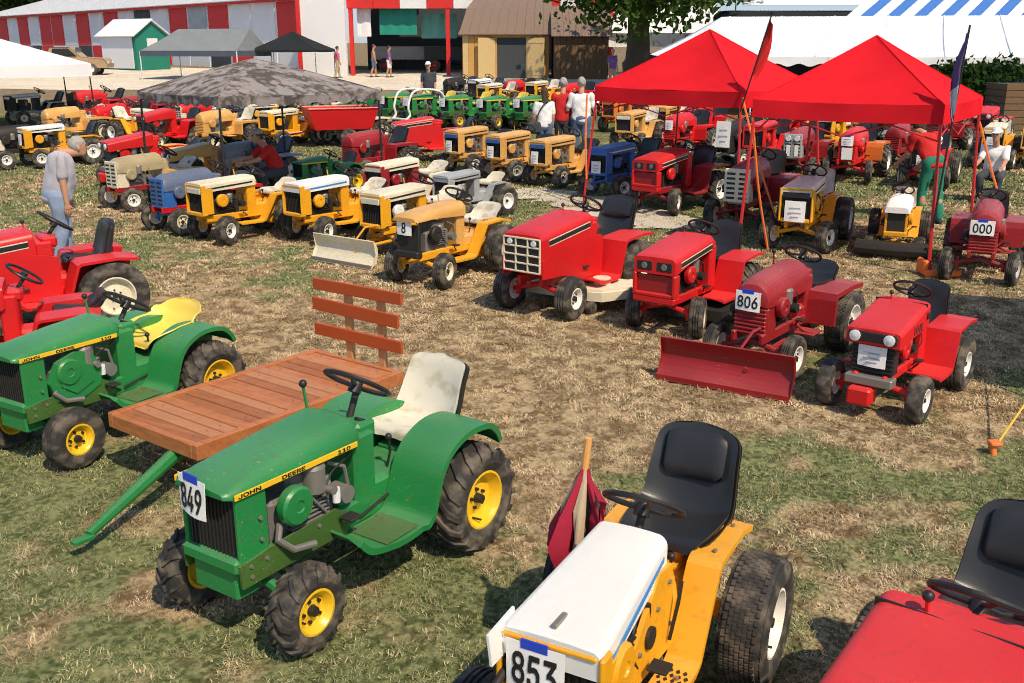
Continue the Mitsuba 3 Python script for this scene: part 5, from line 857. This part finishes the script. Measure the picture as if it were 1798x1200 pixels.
# green shed with white roof
k = top('garden_shed', 'small green shed with white roof', 'shed'); M = at(-24.6, 69.0, -.62); 
put(f'{k}__wall', P(loft([[[x, -1.25, 0], [x, -1.25, 2.2], [x, 0, 3.1], [x, 1.25, 2.2], [x, 1.25, 0]] for x in (-2.6, 1.2)]), False), 'shed_green', M @ T().rotate([0, 0, 1], 0))
for s in (1, -1): put(f'{k}__roof', P(shell(np.array([[[x, s * -.04 if t == 0 else s * 1.55, 3.18 if t == 0 else 2.08] for t in (0, 1)] for x in (-2.85, 1.45)]), .06), False), 'roof_white', M)
put(f'{k}__side_sheet', bx(-2.5, .9, -1.32, -1.27, .1, 2.1), 'wall_white', M); put(f'{k}__window', bx(1.2, 1.24, -.4, .4, 1.3, 2.0), 'wall_white', M)
# brown wooden sheds
def shed(label, x0, x1, y, zb, ze, zr, dep, wm, rm, door=None, seed=0, hip=0.0):
    k = top('wooden_shed', label, 'shed'); n = int((x1 - x0) / .32); xs_ = np.linspace(x0, x1, n + 1); r = np.random.default_rng(seed)
    put(f'{k}__frame', P(loft([[[x, y + .06, zb], [x, y + .06, ze], [x, y + dep / 2, zr - .05 if not hip else ze + .1], [x, y + dep, ze], [x, y + dep, zb]] for x in (x0 + .04, x1 - .04)]), False), 'wall_dark' if door else wm, None)
    for i in range(n):
        if door and door[0] < (xs_[i] + xs_[i + 1]) / 2 < door[1]: continue
        put(f'{k}__plank', bx(xs_[i] + .006, xs_[i + 1] - .006, y - .002 * r.integers(0, 6), y + .05, zb, ze, .008), wm if r.random() < .7 else 'plank_light' if wm == 'plank_ochre' else wm)
    for s in (0, 1):
        m_ = 10
        for i in range(m_):
            x, x2 = x0 - .2 + (x1 - x0 + .4) * i / m_, x0 - .2 + (x1 - x0 + .4) * ((i + 1) / m_) - .01; hp = lambda q, a: q + (hip * (1 - (q - x0 + .2) / (x1 - x0 + .4)) * min(1, max(0, (a + .35) / (dep / 2 + .35))))
            prof = [(-.35, ze - .12), (dep * .17, ze + (zr - ze) * .62), (dep / 2, zr)]; q = prof if s == 0 else [(dep - a, z) for a, z in prof]
            put(f'{k}__roof_sheet', P(shell(np.array([[[hp(xx, a if s == 0 else dep - a), y + a, z] for a, z in q] for xx in (x, x2)]), .04), False), rm)
    for s, x in ((0, x0), (1, x1)): put(f'{k}__side_board', plate(Polygon([(y + .05, zb), (y + .05, ze), (y + dep / 2, (zr - .06) if not hip or s else ze), (y + dep, ze), (y + dep, zb)]), .05, 'x', x), wm)
    if hip: put(f'{k}__roof_end', P(shell(np.array([[[x0 - .2, y - .35 + (dep + .7) * t, ze - .12], [x0 - .2 + hip * .62, y - .35 + (dep + .7) * (.5 + (t - .5) * .38), ze + (zr - ze) * .62], [x0 - .2 + hip, y + dep / 2, zr]] for t in (0, .5, 1)]), .04), False), rm)
    if door:
        put(f'{k}__door_header', bx(door[0], door[1], y - .03, y + .04, ze - .28, ze, .01), wm)
        for s, x in ((-1, door[0]), (1, door[1])): put(f'{k}__door', cat(xf(cat(bx(0, 1.0, -.03, .03, zb + .1, ze - .3, .01), bx(.05, .95, -.055, -.031, zb + .25, zb + .38, .004), bx(.05, .95, -.055, -.031, ze - .6, ze - .47, .004)), rz=-.35 if s > 0 else -math.pi + .35, t=[x, y - .05, 0])), 'plank_light')
shed('brown roofed wooden shed with its double door open', -2.75, 2.05, 58.0, .85, 3.4, 5.5, 4.5, 'plank_ochre', 'roof_brown', (-.95, .85), 1, 1.0); shed('dark brown wooden shed standing in the shade of the tree', 2.35, 5.3, 57.2, .85, 3.3, 4.8, 4.0, 'plank_brown', 'roof_brown', None, 2)

# big marquee, striped tent and the dark roof behind them
k = top('marquee', 'long white marquee tent behind the red canopies', 'tent'); E0, E1, R0, R1, B0, B1 = (5.6, 34.5), (22, 31.5), (7.6, 38.0), (22.5, 35.0), (5.6, 42), (23, 39)
zE, zR = 2.35, 3.68
def quad(a, b, c, d, za, zb, m, key, sag=.05, n=12, th=.01):
    Pm = np.array([[[*(np.array(a) * (1 - s) * (1 - t) + np.array(b) * s * (1 - t) + np.array(d) * (1 - s) * t + np.array(c) * s * t), za + (zb - za) * t - sag * math.sin(math.pi * t) * (1 + .8 * math.cos(s * n * 2)) - .03 * abs(math.sin(s * n / 2 * math.pi)) * (1 - t)] for t in np.linspace(0, 1, 8)] for s in np.linspace(0, 1, 5 * n)]); put(key, P(shell(Pm, th), 60), m)
quad(E0, E1, R1, R0, zE, zR, 'canopy_white', f'{k}__roof'); quad(B0, B1, R1, R0, zE, zR, 'canopy_white', f'{k}__roof'); quad(B0, E0, R0, R0, zE, zR, 'canopy_white', f'{k}__roof_end', n=4)
for s in np.linspace(.02, .98, 9):
    q0, q1 = np.array(E0) + (np.array(E1) - E0) * s, np.array(R0) + (np.array(R1) - R0) * s; put(f'{k}__seam', tube([[*q0, zE + .02], [*(q0 * .5 + q1 * .5), (zE + zR) / 2 - .01], [*q1, zR + .02]], .022, 5), 'canopy_white')
V = np.array([[[*(np.array(E0) + (np.array(E1) - E0) * s), zE - .01 - (.26 + .05 * math.cos(s * 150)) * t] for t in (0, .5, 1)] for s in np.linspace(0, 1, 160)]); put(f'{k}__valance', shell(V, .006), 'canopy_white')
for s in np.linspace(0, 1, 8): q = np.array(E0) + (np.array(E1) - E0) * s; put(f'{k}__pole', tube([[*q, gz(q[1])], [*q, zE]], .03, 6), 'pole_white')
k = top('striped_tent', 'large blue and white striped tent roof at the top right', 'tent')
for i in range(20):
    x = 14.9 + i * .62; Pm = np.array([[[x + dx + t * 4.6, 48 + t * 5, 3.62 + 2.7 * t] for t in np.linspace(0, 1, 4)] for dx in (0, .62)]); put(f'{k}__stripe', P(shell(Pm, .02), False), 'stripe_blue_cloth' if i % 2 else 'canopy_white')
put(f'{k}__valance', bx(17.6, 27.5, 47.96, 47.99, 3.35, 3.61, .004), 'canopy_white')
for x in (18, 21, 24, 27): put(f'{k}__pole', tube([[x, 48.1, gz(48)], [x, 48.1, 3.8]], .04, 6), 'pole_white')
k = top('white_pavilion', 'white pavilion roof with a dark gutter behind the marquee', 'tent'); put(f'{k}__roof', P(shell(np.array([[[x, 50 + t * 6, 4.55 + 2.4 * t] for t in (0, .5, 1)] for x in np.linspace(11, 22, 6)]), .03), False), 'canopy_white'); put(f'{k}__gutter', tube(smoothpath([(9.9, 50.2, 3.85), (10.4, 49.8, 3.95), (14, 49.7, 3.9), (18.4, 49.6, 3.85)], 16), .34, 12), 'canopy_black'); put(f'{k}__wall', bx(10.5, 22, 50.4, 50.6, 1.0, 4.3), 'wall_dark')
k = top('white_tent', 'bright white tent seen through the tree', 'tent'); quad((5.2, 60), (12.2, 59), (11.5, 62), (6, 63), 3.4, 6.2, 'canopy_white', f'{k}__roof', n=5); put(f'{k}__side_wall', bx(5.2, 12.2, 60.2, 60.3, 2.6, 3.45), 'canopy_white')

# ------------------------------------------------------------------ trees
def leaves(c, rad, n, size, seed, low=-9):
    r = np.random.default_rng(seed); V, F = [], []
    cl = r.normal(0, 1, (max(8, n // 120), 3)); cl /= np.linalg.norm(cl, axis=1)[:, None]; cl = np.array(c) + cl * np.array(rad) * r.uniform(.45, 1.0, (len(cl), 1)); cl = cl[cl[:, 2] > low]
    p = cl[r.integers(0, len(cl), n)] + r.normal(0, 1, (n, 3)) * np.array(rad) * .17; a = r.normal(0, 1, (n, 3)); a /= np.linalg.norm(a, axis=1)[:, None]; b = np.cross(a, r.normal(0, 1, (n, 3))); b /= np.linalg.norm(b, axis=1)[:, None]; s = size * r.uniform(.6, 1.4, (n, 1))
    V = np.stack([p - a * s, p + b * s * .5, p + a * s, p - b * s * .5], 1).reshape(-1, 3); i = np.arange(n)[:, None] * 4; return TM(V, np.vstack([i + [0, 1, 2], i + [0, 2, 3]]))
def tree(label, x, y, th, r0, c, rad, n, size, seed, m='leaf', low=-9, name='tree', limbs=7):
    k = top(name, label, 'tree'); r = np.random.default_rng(seed); zb = gz(y)
    put(f'{k}__trunk', tube(smoothpath([(x, y, zb - .1), (x + .05, y, zb + .5), (x + .12, y + .1, zb + th * .6), (x, y, zb + th)], 12), np.linspace(r0 * 1.25, r0 * .75, 13), 12), 'bark')
    for i in range(limbs):
        a = i * 2.4 + seed; e = np.array(c) + np.array([math.cos(a), math.sin(a), r.uniform(-.3, .6)]) * np.array(rad) * .7; put(f'{k}__limb', tube(smoothpath([(x, y, zb + th * .85), ((x + e[0]) / 2, (y + e[1]) / 2, (zb + th + e[2]) / 2 + .4), e], 8), np.linspace(r0 * .45, r0 * .08, 9), 7), 'bark')
    put(f'{k}__crown', P(leaves(c, rad, n, size, seed, low), False), m)
tree('large leafy tree with thick trunk beside the brown sheds', 6.25, 52.3, 3.6, .62, (6.6, 50.0, 6.5), (4.8, 4.2, 3.1), 11000, .20, 3, low=3.1)
for i, (x, y, h_, lab) in enumerate([(-60, 128, 7.5, 'dark green tree at the far left behind the long building'), (-48, 124, 6.5, 'second dark green tree from the left behind the long building'), (-38, 118, 6.8, 'third dark green tree from the left behind the long building'), (-70, 135, 8.0, 'dark green tree at the very edge behind the long building'), (-27, 110, 6.5, 'dark green tree behind the roof above the grey canopy')]):
    tree(lab, x, y, 4, .4, (x, y, h_), (6.5, 5, 4.0), 3500, .5, 11 + i, 'leaf_dark', limbs=4)
# things standing under the end of the marquee
quad(B0, B1, B1, B0, .5, 2.3, 'canopy_slate', f'{top("tent_wall", "dark grey back wall hanging in the marquee", "wall")}__cloth', sag=.0, n=6)
def crate(label, x0, x1, y0, y1, h, m='plank_brown'):
    k = top('wooden_crate', label, 'crate'); z0 = gz(y0); n = max(3, int(h / .18)); put(f'{k}__box', bx(x0 + .03, x1 - .03, y0 + .03, y1 - .03, z0, z0 + h - .02), 'wall_dark')
    for i in range(n): put(f'{k}__slat', bx(x0, x1, y0 - .01, y0 + .025, z0 + h * i / n + .008, z0 + h * (i + 1) / n - .008, .005), m); put(f'{k}__slat', bx(x0 - .01, x0 + .02, y0 + .03, y1, z0 + h * i / n + .008, z0 + h * (i + 1) / n - .008, .005), m)
crate('big brown wooden crate under the right end of the marquee', 14.4, 16.4, 29.9, 31.2, 1.35); crate('smaller brown crate left of the big one', 12.6, 13.7, 30.2, 31.2, .9)
k = top('shrub', 'dark green shrub behind the brown crate', 'shrub'); put(f'{k}__foliage', P(leaves((14.6, 32.2, 1.6), (1.7, .9, .75), 2600, .10, 31), False), 'leaf_dark'); put(f'{k}__stem', cyl([14.6, 32.2, .3], [14.6, 32.2, 1.3], .06), 'bark')
